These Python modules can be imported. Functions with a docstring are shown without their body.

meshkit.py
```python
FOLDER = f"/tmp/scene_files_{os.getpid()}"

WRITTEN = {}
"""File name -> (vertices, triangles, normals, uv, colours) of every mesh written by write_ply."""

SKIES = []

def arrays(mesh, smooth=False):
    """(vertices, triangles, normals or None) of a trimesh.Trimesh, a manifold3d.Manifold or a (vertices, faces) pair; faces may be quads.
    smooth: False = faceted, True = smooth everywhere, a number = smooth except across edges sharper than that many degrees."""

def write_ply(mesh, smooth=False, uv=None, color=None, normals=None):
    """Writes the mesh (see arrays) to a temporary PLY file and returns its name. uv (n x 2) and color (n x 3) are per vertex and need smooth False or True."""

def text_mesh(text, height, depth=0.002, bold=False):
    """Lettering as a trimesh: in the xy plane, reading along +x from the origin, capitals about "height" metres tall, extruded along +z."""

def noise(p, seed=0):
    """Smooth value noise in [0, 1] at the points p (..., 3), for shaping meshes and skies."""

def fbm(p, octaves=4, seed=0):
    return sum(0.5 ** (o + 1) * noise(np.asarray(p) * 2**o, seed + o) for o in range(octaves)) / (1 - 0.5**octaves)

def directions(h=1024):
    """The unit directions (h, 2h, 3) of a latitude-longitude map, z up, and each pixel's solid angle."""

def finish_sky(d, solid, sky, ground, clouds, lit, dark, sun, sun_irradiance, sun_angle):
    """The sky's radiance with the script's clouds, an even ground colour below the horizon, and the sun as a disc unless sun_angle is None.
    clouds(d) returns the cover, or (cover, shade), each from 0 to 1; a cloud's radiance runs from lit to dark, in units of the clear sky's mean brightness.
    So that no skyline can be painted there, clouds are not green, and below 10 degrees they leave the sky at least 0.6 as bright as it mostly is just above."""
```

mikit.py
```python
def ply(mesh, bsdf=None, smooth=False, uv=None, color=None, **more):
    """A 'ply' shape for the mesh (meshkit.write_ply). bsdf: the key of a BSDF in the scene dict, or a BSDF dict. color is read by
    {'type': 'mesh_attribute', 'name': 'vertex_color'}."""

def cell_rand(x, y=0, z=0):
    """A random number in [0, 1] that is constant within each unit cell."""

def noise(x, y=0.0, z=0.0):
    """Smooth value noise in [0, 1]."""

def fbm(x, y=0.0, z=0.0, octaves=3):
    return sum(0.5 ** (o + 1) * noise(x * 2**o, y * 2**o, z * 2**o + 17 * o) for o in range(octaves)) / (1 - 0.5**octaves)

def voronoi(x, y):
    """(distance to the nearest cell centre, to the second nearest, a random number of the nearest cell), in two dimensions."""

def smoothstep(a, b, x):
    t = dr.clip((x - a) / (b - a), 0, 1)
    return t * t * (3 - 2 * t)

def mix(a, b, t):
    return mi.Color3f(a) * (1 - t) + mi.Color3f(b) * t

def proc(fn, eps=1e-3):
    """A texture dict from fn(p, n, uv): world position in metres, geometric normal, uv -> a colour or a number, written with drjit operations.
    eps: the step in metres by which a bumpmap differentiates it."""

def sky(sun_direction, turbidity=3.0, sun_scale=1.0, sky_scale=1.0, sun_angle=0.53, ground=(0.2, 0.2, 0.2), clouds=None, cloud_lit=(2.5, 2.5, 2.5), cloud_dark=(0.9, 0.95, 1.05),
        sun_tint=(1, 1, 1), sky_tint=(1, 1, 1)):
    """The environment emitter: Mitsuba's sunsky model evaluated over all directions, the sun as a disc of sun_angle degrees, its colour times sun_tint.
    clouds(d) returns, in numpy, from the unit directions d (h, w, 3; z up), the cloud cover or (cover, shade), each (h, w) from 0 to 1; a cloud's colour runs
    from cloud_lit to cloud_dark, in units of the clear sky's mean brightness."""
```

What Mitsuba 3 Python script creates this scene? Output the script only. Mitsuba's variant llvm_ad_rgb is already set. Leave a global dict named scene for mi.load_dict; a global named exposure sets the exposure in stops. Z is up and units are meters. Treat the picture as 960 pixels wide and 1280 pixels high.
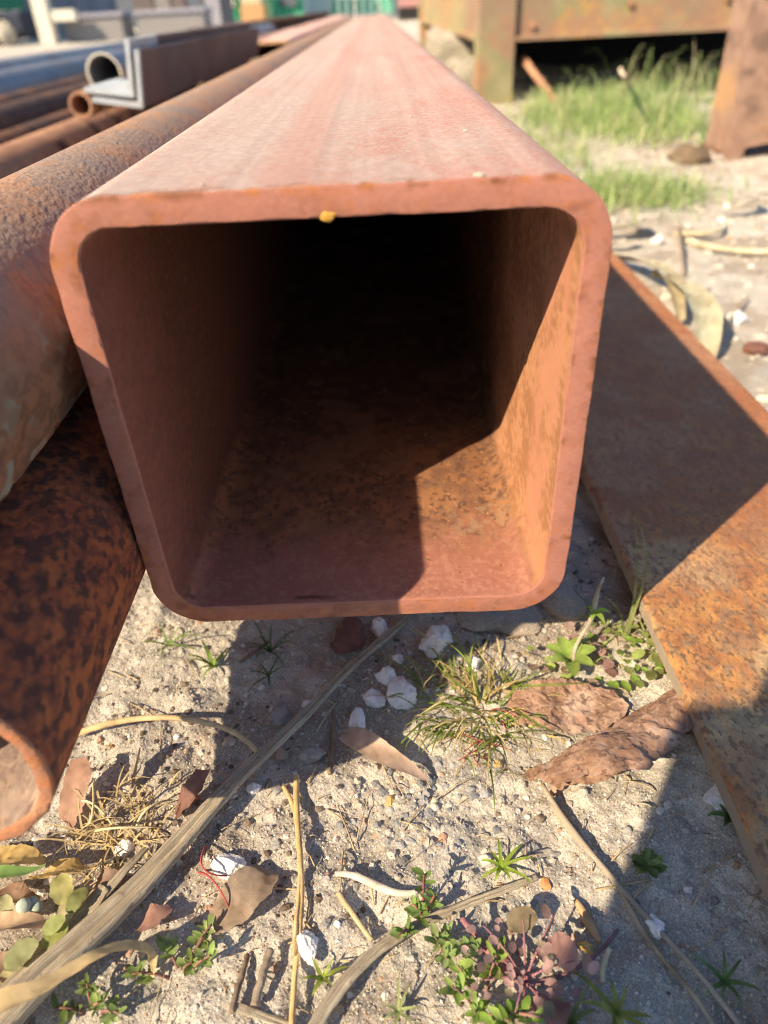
import math, random
import numpy as np, trimesh, mitsuba as mi, drjit as dr, mikit, meshkit
from mikit import noise, fbm, voronoi, smoothstep, mix, proc

T = mi.ScalarTransform4f
rng = np.random.default_rng(7)
scene, labels = {}, {}

# ---------------------------------------------------------------- camera, sky, exposure
exposure = 2.35
CAM = np.array([0.01891, -0.25459, 0.33514])
FWD = np.array([-0.01503, 0.81074, -0.58522])
UPV = np.array([0.04127, 0.58529, 0.80978])
scene['camera'] = {'type': 'thinlens', 'fov': 57.33, 'fov_axis': 'x', 'aperture_radius': 0.0020, 'focus_distance': 0.345,
                   'near_clip': 0.01, 'far_clip': 600.0,
                   'to_world': T().look_at(origin=CAM.tolist(), target=(CAM + FWD).tolist(), up=UPV.tolist())}
SUN = np.array([-1.107, -1.0, 1.144])
scene['daylight'] = mikit.sky(SUN.tolist(), turbidity=3, sun_tint=(1.0, 0.985, 0.95))

# ---------------------------------------------------------------- helpers
def free(name):
    if name not in scene and name not in labels:
        return name
    k = 1
    while f'{name}_{k:03d}' in scene or f'{name}_{k:03d}' in labels:
        k += 1
    return f'{name}_{k:03d}'

def put(name, mesh, mat, parent=None, smooth=False, color=None, **props):
    uv = mesh.metadata.get('uv') if mat in ('m_stalk', 'm_dead_leaf') else None
    key = free(name if parent is None else parent + '__' + name)
    if color is not None:
        v = np.asarray(mesh.vertices)
        color = np.asarray(color, float)
        if color.ndim == 1:
            q = meshkit.fbm(v * 230 + 3.1, 3, 4)[:, None] - .5
            w = meshkit.fbm(v * 70 + 8.3, 3, 6)[:, None] - .5
            color = np.clip(color * (1 + 1.0 * q + .8 * w * np.array([.8, 1.0, 1.2])), .01, .85)
        smooth = bool(smooth)
    scene[key] = mikit.ply(mesh, mat, bool(smooth) if uv is not None else smooth, color=color, uv=uv)
    if props:
        labels[key] = props
    return key

def thing(name, label, cat, group=None):
    key = free(name)
    labels[key] = {'label': label, 'category': cat}
    if group:
        labels[key]['group'] = group
    return key

def one(name, mesh, mat, label, cat, group=None, smooth=False, color=None):
    k = put(name, mesh, mat, None, smooth, color)
    labels[k] = {'label': label, 'category': cat}
    if group:
        labels[k]['group'] = group
    return k

def tm(v, f):
    f = np.asarray(f, int)
    if f.shape[1] == 4:
        f = np.vstack([f[:, [0, 1, 2]], f[:, [0, 2, 3]]])
    return trimesh.Trimesh(np.asarray(v, float), f, process=False)

def join(ms):
    return trimesh.util.concatenate(list(ms))

def box(x0, x1, y0, y1, z0, z1, ch=0.0):
    m = trimesh.creation.box(extents=[x1 - x0, y1 - y0, z1 - z0])
    if ch > 0:
        pts = []
        hx, hy, hz = (x1 - x0) / 2, (y1 - y0) / 2, (z1 - z0) / 2
        for a in (-1, 1):
            for b in (-1, 1):
                for c in (-1, 1):
                    pts += [[a * (hx - ch), b * hy, c * (hz - ch)], [a * hx, b * (hy - ch), c * (hz - ch)], [a * (hx - ch), b * (hy - ch), c * hz]]
        m = trimesh.convex.convex_hull(np.array(pts))
    m.apply_translation([(x0 + x1) / 2, (y0 + y1) / 2, (z0 + z1) / 2])
    return m

def grid_faces(n, m, close=False):
    i, j = np.meshgrid(np.arange(n - 1), np.arange(m if close else m - 1), indexing='ij')
    j2 = (j + 1) % m
    return np.stack([i * m + j, i * m + j2, (i + 1) * m + j2, (i + 1) * m + j], -1).reshape(-1, 4)

def spline(pts, n):
    p = np.asarray(pts, float)
    if len(p) < 3:
        t = np.linspace(0, 1, n)[:, None]
        return p[0] * (1 - t) + p[-1] * t
    from scipy.interpolate import CubicSpline
    d = np.r_[0, np.cumsum(np.linalg.norm(np.diff(p, axis=0), axis=1))]
    return CubicSpline(d / d[-1], p)(np.linspace(0, 1, n))

def frames(path, up=(0, 0, 1)):
    t = np.gradient(path, axis=0)
    t /= np.linalg.norm(t, axis=1, keepdims=True) + 1e-12
    s = np.cross(t, np.broadcast_to(up, t.shape))
    s /= np.linalg.norm(s, axis=1, keepdims=True) + 1e-9
    return t, s, np.cross(s, t)

def sweep(pts, prof, scale=1.0, n=24, up=(0, 0, 1), cap=True, wob=0.0, seed=0):
    """a closed profile (k x 2: side, up) carried along a spline"""
    path = spline(pts, n)
    t, s, u = frames(path, up)
    prof = np.asarray(prof, float)
    sc = np.interp(np.linspace(0, 1, n), np.linspace(0, 1, np.size(scale)), np.atleast_1d(scale)) if np.size(scale) > 1 else np.full(n, float(np.atleast_1d(scale)[0]))
    v = path[:, None] + sc[:, None, None] * (prof[None, :, :1] * s[:, None] + prof[None, :, 1:] * u[:, None])
    k = len(prof)
    v = v.reshape(-1, 3)
    if wob:
        v = v + wob * (np.stack([meshkit.fbm(v * 260, 3, seed + q) for q in range(3)], -1) - .5)
    f = grid_faces(n, k, True)
    f = np.vstack([f[:, [0, 1, 2]], f[:, [0, 2, 3]]])
    if cap:
        a, b = len(v), len(v) + 1
        v = np.vstack([v, v[:k].mean(0), v[-k:].mean(0)])
        i = np.arange(k)
        f = np.vstack([f, np.stack([np.full(k, a), (i + 1) % k, i], 1), np.stack([np.full(k, b), (n - 1) * k + i, (n - 1) * k + (i + 1) % k], 1)])
    m = tm(v, f[:, ::-1])
    per = np.r_[0, np.cumsum(np.linalg.norm(np.diff(np.vstack([prof, prof[:1]]), axis=0), axis=1))][:k]
    al = np.r_[0, np.cumsum(np.linalg.norm(np.diff(path, axis=0), axis=1))]
    uv = np.stack([np.repeat(al, k), np.tile(np.abs(per - per[-1] * .5), n) * float(np.mean(sc))], 1)
    m.metadata['uv'] = np.vstack([uv, uv[:1], uv[-1:]]) if cap else uv
    return m

def circ(r, k=7):
    a = np.arange(k) * 2 * np.pi / k
    return np.stack([r * np.cos(a), r * np.sin(a)], 1)

def twig(pts, r, n=16, k=6, taper=(1, .6), wob=0.0, seed=0):
    return sweep(pts, circ(r, k), taper, n, wob=wob, seed=seed)

def ribbon(pts, width, n=14, m=5, up=(0, 0, 1), cup=0.0, roll=0.0, crumple=0.0, ragged=0.0, seed=0, freq=90):
    """a blade or leaf: width(s) along a spline, cupped across, crumpled by noise"""
    path = spline(pts, n)
    t, s, u = frames(path, up)
    S = np.linspace(0, 1, n)
    w = np.array([width(x) for x in S]) if callable(width) else np.interp(S, np.linspace(0, 1, len(width)), width)
    r = np.interp(S, np.linspace(0, 1, np.size(roll)), np.atleast_1d(roll)) if np.size(roll) > 1 else np.full(n, float(np.atleast_1d(roll)[0]))
    c, q = np.cos(r)[:, None], np.sin(r)[:, None]
    s, u = c * s + q * u, -q * s + c * u
    e = np.linspace(-1, 1, m)
    W = w[:, None] * np.ones(m)
    if ragged:
        W = W * (1 + ragged * (meshkit.fbm(np.stack([(S[:, None] * 22 + seed) * np.ones(m), np.sign(e)[None] * np.ones((n, 1)) * 3.3, np.zeros((n, m))], -1), 3, seed) - .5) * 2)
    v = path[:, None] + s[:, None] * (W * e)[..., None] + u[:, None] * (cup * w[:, None] * (e ** 2)[None])[..., None]
    v = v.reshape(-1, 3)
    if crumple:
        nn = np.repeat(u, m, axis=0)
        v = v + nn * (crumple * ((meshkit.fbm(v * freq + seed, 4, seed) - .5) * 1.3 + (.5 - np.abs(meshkit.fbm(v * freq * 1.3 + 5 + seed, 3, seed + 3) - .5) * 5) * .5))[:, None]
    m_ = tm(v, grid_faces(n, m))
    m_.metadata['uv'] = np.stack([np.repeat(S, m), np.tile(e, n)], 1)
    return m_

def leafshape(x):
    return max(0.0, math.sin(math.pi * min(1, x ** .8))) ** .75

def bladew(x):
    return (1 - x) ** .6 * min(1, .55 + x * 3)

def rock(center, size, seed, sub=3, rough=.28, flat=.75, sharp=False):
    m = trimesh.creation.icosphere(subdivisions=sub)
    v = m.vertices.copy()
    if sharp:                                   # cut flats into the ball: broken faces
        r_ = np.random.default_rng(seed)
        for _ in range(9):
            d = r_.normal(size=3); d /= np.linalg.norm(d)
            h = r_.uniform(.55, .85)
            e = v @ d
            v = v - np.maximum(e - h, 0)[:, None] * d
    v = v * (1 + rough * (meshkit.fbm(v * 1.6 + seed * 3.1, 4, seed)[:, None] - .5) * 2)
    if sub >= 3:
        v += v * .05 * (meshkit.fbm(v * 7 + seed, 3, seed + 9)[:, None] - .5) * 2
    s = np.asarray(size, float) * np.ones(3)
    r_ = np.random.default_rng(seed + 77)
    a = r_.uniform(0, 6.28)
    v = v * s * [1, 1, flat]
    v = v @ np.array([[math.cos(a), -math.sin(a), 0], [math.sin(a), math.cos(a), 0], [0, 0, 1]]).T
    return tm(v + np.asarray(center), m.faces)

# ---------------------------------------------------------------- materials
def rough(fn, r=.8, bump=None, scale=1.0, eps=4e-4, spec=.35):
    m = {'type': 'principled', 'base_color': proc(fn), 'roughness': r, 'specular': spec}
    if bump is not None:
        m = {'type': 'bumpmap', 'arbitrary': proc(bump, eps), 'scale': scale, 'bsdf': m}
    return {'type': 'twosided', 'bsdf': m}

def flat(c, r=.8, spec=.3):
    return {'type': 'twosided', 'bsdf': {'type': 'principled', 'base_color': {'type': 'rgb', 'value': list(c)}, 'roughness': r, 'specular': spec}}

def rust_fn(a, b, c, f=60.0, lo=.35, hi=.65, stretch=1.0, dark=(.045, .025, .02), dl=.60):
    def fn(p, n, uv):
        x, y, z = p.x * f, p.y * f * stretch, p.z * f
        q = fbm(x, y, z, 4)
        w = fbm(x * .23 + 7, y * .23, z * .23, 3)
        k = mix(a, b, smoothstep(lo, hi, q))
        k = mix(k, c, smoothstep(.5, .72, w))
        return mix(k, dark, smoothstep(dl - .03, dl + .16, fbm(x * .5 + 31, y * .5, z * .5 + 3, 5)) * .9)
    return fn

def pit(f=900.0):
    return lambda p, n, uv: fbm(p.x * f, p.y * f, p.z * f, 3)

# red primer of the square tube; its mouth is bounded by x = +-0.0995, z = 0.088 .. 0.287, wall 10.2 mm
def tube_color(p, n, uv):
    prim = mix((.385, .165, .122), (.455, .205, .150), fbm(p.x * 90, p.y * 90, p.z * 90, 4))
    prim = prim * (.86 + .28 * fbm(p.x * 700, p.y * 700, p.z * 700, 3))
    g = fbm(p.x * 420, p.y * 420, p.z * 420, 3)
    rust = mix((.42, .15, .035), (.20, .075, .03), smoothstep(.35, .65, fbm(p.x * 160, p.y * 160, p.z * 160, 4)))
    zc, ax = p.z - .1875, dr.abs(p.x)
    top = smoothstep(.6, .9, n.z) * smoothstep(.085, .092, zc)
    # chalky dust on top
    du = fbm(p.x * 45, p.y * 14, 3.0, 3) * .4 + fbm(p.x * 700, p.y * 560, 1.0, 4) * .6
    side = smoothstep(.10, -.06, p.x)
    dust = smoothstep(.10, .78, du + .20 * side - .02)
    chalk = mix((.37, .275, .235), (.47, .39, .34), fbm(p.x * 380, p.y * 300, 0, 3))
    lane = smoothstep(.016, .004, dr.abs(p.x + .012 + .006 * noise(p.y * 3)))
    topc = mix(prim, chalk, dust * (.95 - .34 * lane)) * (.86 + .28 * fbm(p.x * 230, p.y * 2.2, 4.0, 3))
    # rust worn through along the arrises of the cut
    edge_o = smoothstep(.0955, .0990, dr.maximum(ax, dr.abs(zc)))
    near = smoothstep(.010, .001, p.y)
    wear = smoothstep(.50, .66, fbm(p.x * 210 + 5, p.y * 210, p.z * 210, 4) * .6 + .4 * fbm(p.x * 36 + 2, p.y * 36, p.z * 36, 2)) * edge_o * near
    face = smoothstep(.7, .95, -n.y)
    edge_i = smoothstep(.0925, .0895, dr.maximum(ax, dr.abs(zc)))
    wear2 = smoothstep(.46, .62, fbm(p.x * 190 + 9, p.y * 190, p.z * 190 + 4, 4) * .6 + .4 * fbm(p.x * 30 + 9, p.y * 30, p.z * 30, 2)) * edge_i * face
    low = face * smoothstep(-.091, -.0935, zc) * .5
    out = mix(prim, topc, top)
    out = mix(out, rust, dr.minimum(wear * .7 + wear2 * .5 + low * g + face * .22 * smoothstep(.63, .70, fbm(p.x * 240 + 40, p.z * 150, 5.0, 4)) + face * .30 * smoothstep(.58, .72, fbm(p.x * 60 + 3, p.z * 60, 2.0, 4)), 1))
    # inside
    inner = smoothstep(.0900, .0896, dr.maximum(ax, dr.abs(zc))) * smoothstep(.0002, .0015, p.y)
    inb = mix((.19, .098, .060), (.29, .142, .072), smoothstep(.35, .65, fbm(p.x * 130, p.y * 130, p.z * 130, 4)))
    inb = mix(inb * .62, inb * 1.25, smoothstep(.22, .06, p.y + .05 * (fbm(p.x * 30, p.y * 30, p.z * 30, 3) - .5)))  # sunlight near the mouth and gloom deeper in, painted into the rust colour
    inb = mix(inb, (.11, .062, .048), smoothstep(.50, .66, fbm(p.x * 320 + 3, p.y * 240, p.z * 320, 4)) * .7)
    inb = mix(inb, (.27, .15, .09), smoothstep(.60, .68, fbm(p.x * 40 + 3, p.y * 40, p.z * 40, 4)) * .6)
    inb = mix(inb, (.42, .19, .07), smoothstep(.62, .72, fbm(p.x * 260, p.y * 260, p.z * 260 + 8, 3)) * .55)
    fl = smoothstep(-.083, -.087, zc)
    painted = smoothstep(.075, .025, p.y + .022 * (fbm(p.x * 60, p.y * 60, 2.0, 4) - .5) * 2)
    pin = mix(prim * .92, (.52, .29, .21), smoothstep(.45, .7, g) * .4)
    streak = fbm(p.x * 30, p.y * 45, p.z * 36 + 5, 4) * .55 + fbm(p.x * 300, p.y * 300, p.z * 300, 4) * .45
    rw = smoothstep(.084, .088, p.x)
    strp = smoothstep(.060, .048, p.y) * smoothstep(.006, .016, p.y)
    wall = mix(mix((.46, .235, .13), (.33, .16, .085), smoothstep(.40, .60, streak)), (.50, .23, .15), strp * smoothstep(.64, .36, fbm(p.x * 40, p.y * 70, p.z * 40, 4)) * .8)
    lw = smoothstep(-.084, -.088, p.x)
    lwall = mix(mix((.15, .075, .052), prim * .62, smoothstep(.10, .0, p.y + .04 * (fbm(p.y * 60, p.z * 60, 7.0, 3) - .5))), (.30, .14, .075), smoothstep(.64, .78, fbm(p.x * 300, p.y * 420, p.z * 260, 3)) * .35)  # left wall coloured darker because less light reaches it
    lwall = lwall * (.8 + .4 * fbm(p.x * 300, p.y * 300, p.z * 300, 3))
    ins = mix(inb, pin, painted * fl)
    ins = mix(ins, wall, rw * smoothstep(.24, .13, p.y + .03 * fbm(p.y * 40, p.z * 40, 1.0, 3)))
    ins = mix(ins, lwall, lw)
    crust = smoothstep(.46, .66, fbm(p.x * 420, p.y * 300, 6.0, 4)) * smoothstep(.030, .006, dr.abs(p.x - .066)) * smoothstep(.030, .008, dr.abs(p.y - .066)) * fl
    ins = mix(ins, (.36, .28, .20), crust * .5)
    seam = smoothstep(.0022, .0005, dr.abs(p.y - .0032 - .0016 * noise(p.x * 120, p.z * 120))) * smoothstep(.42, .55, fbm(p.x * 40, p.z * 40, 9.0, 3)) * fl * smoothstep(.05, -.02, p.x)
    ins = mix(ins, (.13, .055, .03), seam * .8)
    return mix(out, ins, inner)

def tube_bump(p, n, uv):
    inner = smoothstep(.0900, .0896, dr.maximum(dr.abs(p.x), dr.abs(p.z - .1875))) * smoothstep(.0002, .0015, p.y)
    saw = smoothstep(.6, .95, -n.y) * noise(p.z * 1500 + p.x * 160, p.x * 60, 3.0) * smoothstep(.3, .6, fbm(p.x * 30, p.z * 30, 1.0, 2))
    return saw * .2 + fbm(p.x * 700, p.y * 700, p.z * 700, 3) * (.5 + 1.2 * inner) + .6 * fbm(p.x * 130, p.y * 130, p.z * 130, 2)

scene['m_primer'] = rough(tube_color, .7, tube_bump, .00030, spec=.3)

def upper_color(p, n, uv):
    a = fbm(p.x * 55 + p.y * 25, p.y * 55 - p.x * 20, p.z * 55, 4)
    k = mix((.37, .225, .145), (.32, .225, .165), smoothstep(.38, .62, a))
    k = mix(k, (.41, .215, .11), smoothstep(.5, .66, fbm(p.x * 90, p.y * 70, p.z * 90 + 3, 4)) * .7)
    sc = smoothstep(.52, .68, fbm(p.x * 240 + p.y * 560, p.y * 90 - p.x * 60, p.z * 170, 4))
    k = mix(k, (.20, .135, .10), sc * .5)
    k = k * (.8 + .4 * fbm(p.x * 700, p.y * 700, p.z * 700, 3))
    k = mix(k, (.22, .195, .18), smoothstep(.50, .66, fbm(p.x * 22 + 3, p.y * 22, p.z * 22, 3)) * .4)
    # darker brown on the dented flank, with pale patches of worn old paint
    fl = smoothstep(.262, .222, p.z) * smoothstep(.11, .02, p.y)
    q = fbm(p.x * 75 + 2, p.y * 75, p.z * 75, 4)
    pale = mix((.32, .35, .30), (.22, .20, .15), smoothstep(.4, .6, noise(p.x * 130, p.y * 130, p.z * 130)))
    k = mix(k, mix((.25, .135, .08), (.15, .085, .055), smoothstep(.4, .6, fbm(p.x * 200, p.y * 200, p.z * 200, 4))), fl * .85)
    k = mix(k, pale, fl * smoothstep(.53, .63, q) * .7)
    return mix(k, (.40, .16, .09), fl * smoothstep(.040, .012, dr.abs(fbm(p.x * 26 + 11, p.y * 26, p.z * 26, 2) - .5)) * .8)

scene['m_upper_pipe'] = rough(upper_color, .7, lambda p, n, uv: fbm(p.x * 500 + p.y * 150, p.y * 260, p.z * 400, 4), .0009, spec=.4)
scene['m_pitted'] = rough(rust_fn((.34, .105, .048), (.20, .072, .045), (.40, .135, .055), 420, .36, .60, dark=(.085, .045, .038), dl=.48), .85, pit(420), .0012)
scene['m_bore'] = rough(rust_fn((.36, .27, .22), (.27, .20, .17), (.42, .27, .19), 220, dark=(.16, .10, .08), dl=.60), .9, pit(500), .001)
scene['m_pipe_end'] = rough(rust_fn((.46, .19, .09), (.38, .18, .11), (.46, .24, .14), 160, dark=(.2, .1, .07), dl=.66), .85, pit(700), .0008)
def plate_color(p, n, uv):
    a = fbm(p.x * 110, p.y * 80, p.z * 110, 5)
    k = mix((.55, .275, .10), (.39, .175, .075), smoothstep(.38, .62, a))
    k = mix(k, (.60, .43, .24), smoothstep(.46, .66, fbm(p.x * 26 + 4, p.y * 20, 1.0, 4)) * .7)
    d = smoothstep(.54, .66, fbm(p.x * 260, p.y * 170, 5.0, 4)) + smoothstep(.54, .68, fbm(p.x * 60, p.y * 40, 3.0, 4)) * .6
    k = mix(k, (.27, .20, .14), dr.minimum(d, 1) * .6)
    k = mix(k, (.19, .11, .065), smoothstep(.54, .70, fbm(p.x * 520, p.y * 330, 9.0, 4)) * .75)
    k = k * (.66 + .68 * fbm(p.x * 900, p.y * 700, p.z * 900, 3))
    k = mix(k, (.34, .125, .065), smoothstep(.02, .20, p.y) * .6)  # darker red-brown painted in where the tube shades the bar
    edge = smoothstep(.1735, .1690, p.x) * smoothstep(.4, .6, a + .1)
    return mix(k, (.33, .28, .22), edge * smoothstep(.5, .2, n.z))
scene['m_plate'] = rough(plate_color, .8, lambda p, n, uv: fbm(p.x * 300, p.y * 220, p.z * 300, 4), .0012, spec=.35)
scene['m_rust'] = rough(rust_fn((.46, .25, .15), (.36, .19, .12), (.52, .30, .17), 40), .85, pit(300), .001)
scene['m_rust_dark'] = rough(rust_fn((.13, .08, .06), (.085, .062, .055), (.19, .10, .06), 60), .8)
scene['m_mill'] = rough(rust_fn((.19, .20, .225), (.23, .24, .26), (.18, .16, .15), 24, dark=(.12, .12, .13)), .42, spec=.7)
scene['m_angle'] = rough(rust_fn((.095, .075, .08), (.075, .062, .068), (.13, .09, .08), 18, dark=(.06, .045, .045)), .6, spec=.5)
scene['m_white_paint'] = rough(rust_fn((.50, .54, .57), (.42, .46, .49), (.46, .44, .40), 60, dark=(.32, .28, .24), dl=.66), .6)
scene['m_pink_far'] = rough(rust_fn((.55, .34, .29), (.60, .42, .36), (.50, .30, .24), 12), .65)
def frame_color(p, n, uv):
    a = fbm(p.x * 16, p.y * 16, p.z * 16, 4)
    k = mix((.27, .265, .14), (.35, .315, .18), smoothstep(.3, .7, a))
    r = smoothstep(.42, .60, fbm(p.x * 11 + 5, p.y * 11, p.z * 9, 4))
    k = mix(k, mix((.37, .215, .135), (.47, .28, .11), smoothstep(.5, .65, fbm(p.x * 40, p.y * 40, p.z * 40, 3))), r * .9)
    return mix(k, (.30, .19, .14), smoothstep(.46, .62, fbm(p.x * 5, p.y * 5, p.z * 3 + 2, 3)) * .7)
scene['m_frame'] = rough(frame_color, .8, pit(160), .002)
scene['m_leg'] = rough(rust_fn((.42, .27, .20), (.32, .20, .15), (.50, .30, .16), 34, dark=(.20, .13, .10), dl=.56), .85, pit(200), .0015)
scene['m_timber'] = rough(lambda p, n, uv: mix((.26, .19, .12), (.14, .10, .07), smoothstep(.35, .65, fbm(p.x * 6, p.y * 90, p.z * 90, 3))), .9)

def soil_color(p, n, uv):
    d2 = dr.sqrt(dr.square(p.x) + dr.square(p.y))
    a = fbm(p.x * 30, p.y * 30, 0.0, 4)
    k = mix((.48, .448, .388), (.385, .36, .315), smoothstep(.35, .65, a))
    k = mix(k, (.58, .535, .46), smoothstep(.5, .66, fbm(p.x * 75 + 4, p.y * 75, 0.0, 3)) * .7)
    k = mix(k, (.27, .215, .16), smoothstep(.52, .68, fbm(p.x * 13 + 9, p.y * 13, 0.0, 4)) * .6)
    g = cell = mikit.cell_rand(p.x * 1500, p.y * 1500, p.z * 1500)
    k = k * (.72 + .56 * mix(g, .5, smoothstep(.5, 1.5, d2)))
    far = smoothstep(2.5, 8.0, d2)
    return mix(k, mix((.50, .46, .39), (.40, .37, .32), fbm(p.x * .8, p.y * .8, 0.0, 4)), far)
scene['m_soil'] = rough(soil_color, .95, lambda p, n, uv: fbm(p.x * 650, p.y * 650, p.z * 650, 3), .0011, spec=.15)

VC = {'type': 'mesh_attribute', 'name': 'vertex_color'}
scene['m_grain'] = {'type': 'twosided', 'bsdf': {'type': 'principled', 'base_color': VC, 'roughness': .85, 'specular': .25}}
scene['m_leaf'] = {'type': 'principledthin', 'base_color': VC, 'roughness': .55, 'diff_trans': .7, 'spec_trans': 0.0}
scene['m_dry'] = {'type': 'principledthin', 'base_color': VC, 'roughness': .7, 'diff_trans': .45, 'spec_trans': 0.0}
scene['m_white_stone'] = rough(lambda p, n, uv: mix((.86, .84, .82), (.72, .67, .63), smoothstep(.56, .70, fbm(p.x * 330, p.y * 330, p.z * 330, 4))), .9, pit(1300), .0008)
scene['m_grey_stone'] = rough(lambda p, n, uv: mix((.36, .34, .31), (.24, .23, .22), smoothstep(.4, .65, fbm(p.x * 300, p.y * 300, p.z * 300, 4))), .9, pit(1200), .0006)
scene['m_brick'] = rough(lambda p, n, uv: mix((.24, .11, .085), (.16, .085, .07), smoothstep(.4, .6, fbm(p.x * 260, p.y * 260, p.z * 260, 3))), .9, pit(900), .0008)
def stalk_color(p, n, uv):
    # fibres run along the stalk: uv.x metres along it, uv.y metres round it
    f_ = fbm(uv.x * 60, uv.y * 2600, 1.0, 4)
    k = mix((.45, .39, .285), (.29, .245, .18), smoothstep(.36, .64, f_))
    k = mix(k, (.30, .25, .18), smoothstep(.50, .68, fbm(uv.x * 60, uv.y * 300, 2.0, 4)) * .7)
    k = mix(k, (.58, .51, .38), smoothstep(.56, .75, fbm(uv.x * 50 + 9, uv.y * 1500, 1.0, 3)) * .5)
    return mix(k, (.20, .155, .11), smoothstep(.66, .76, fbm(p.x * 420, p.y * 420, p.z * 420, 3)) * .6)
scene['m_stalk'] = rough(stalk_color, .85, lambda p, n, uv: fbm(uv.x * 90, uv.y * 1800, 3.0, 3), .0005)
def dead_color(p, n, uv):
    k = mix((.38, .235, .165), (.28, .165, .11), smoothstep(.36, .64, fbm(p.x * 140, p.y * 110, p.z * 110, 4)))
    k = mix(k, (.58, .43, .33), smoothstep(.52, .7, fbm(p.x * 60 + 3, p.y * 60, p.z * 60, 3)) * .7)
    e, q_ = dr.abs(uv.y), uv.x * 9 + dr.abs(uv.y) * 2.2
    vein = dr.maximum(smoothstep(.05, .015, e), smoothstep(.10, .02, dr.abs(q_ - dr.floor(q_) - .5)) * .6)
    k = mix(k, (.50, .36, .26), vein * .55)
    return mix(k, (.14, .08, .055), smoothstep(.60, .70, fbm(p.x * 380, p.y * 380, p.z * 380, 3)) * .7)
scene['m_dead_leaf'] = rough(dead_color, .85, lambda p, n, uv: fbm(p.x * 600, p.y * 600, p.z * 600, 3) + .5 * fbm(uv.x * 50, uv.y * 9, 1.0, 3), .0009)
scene['m_yellow'] = flat((.56, .32, .06), .75)
for k_, c_ in {'green_box': (.05, .30, .17), 'mint': (.10, .52, .33), 'dark_blue': (.045, .055, .085), 'cream': (.74, .70, .58), 'lilac': (.34, .34, .40), 'grey_box': (.27, .26, .26),
               'brown_far': (.17, .14, .14), 'red_box': (.55, .14, .09), 'pale_red': (.50, .27, .24), 'fence': (.42, .58, .58), 'orange': (.60, .36, .18), 'pale_yellow': (.66, .58, .38),
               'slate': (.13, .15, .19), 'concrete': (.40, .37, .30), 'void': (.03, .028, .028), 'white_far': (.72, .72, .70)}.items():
    scene['m_' + k_] = flat(c_, .7)

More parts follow.
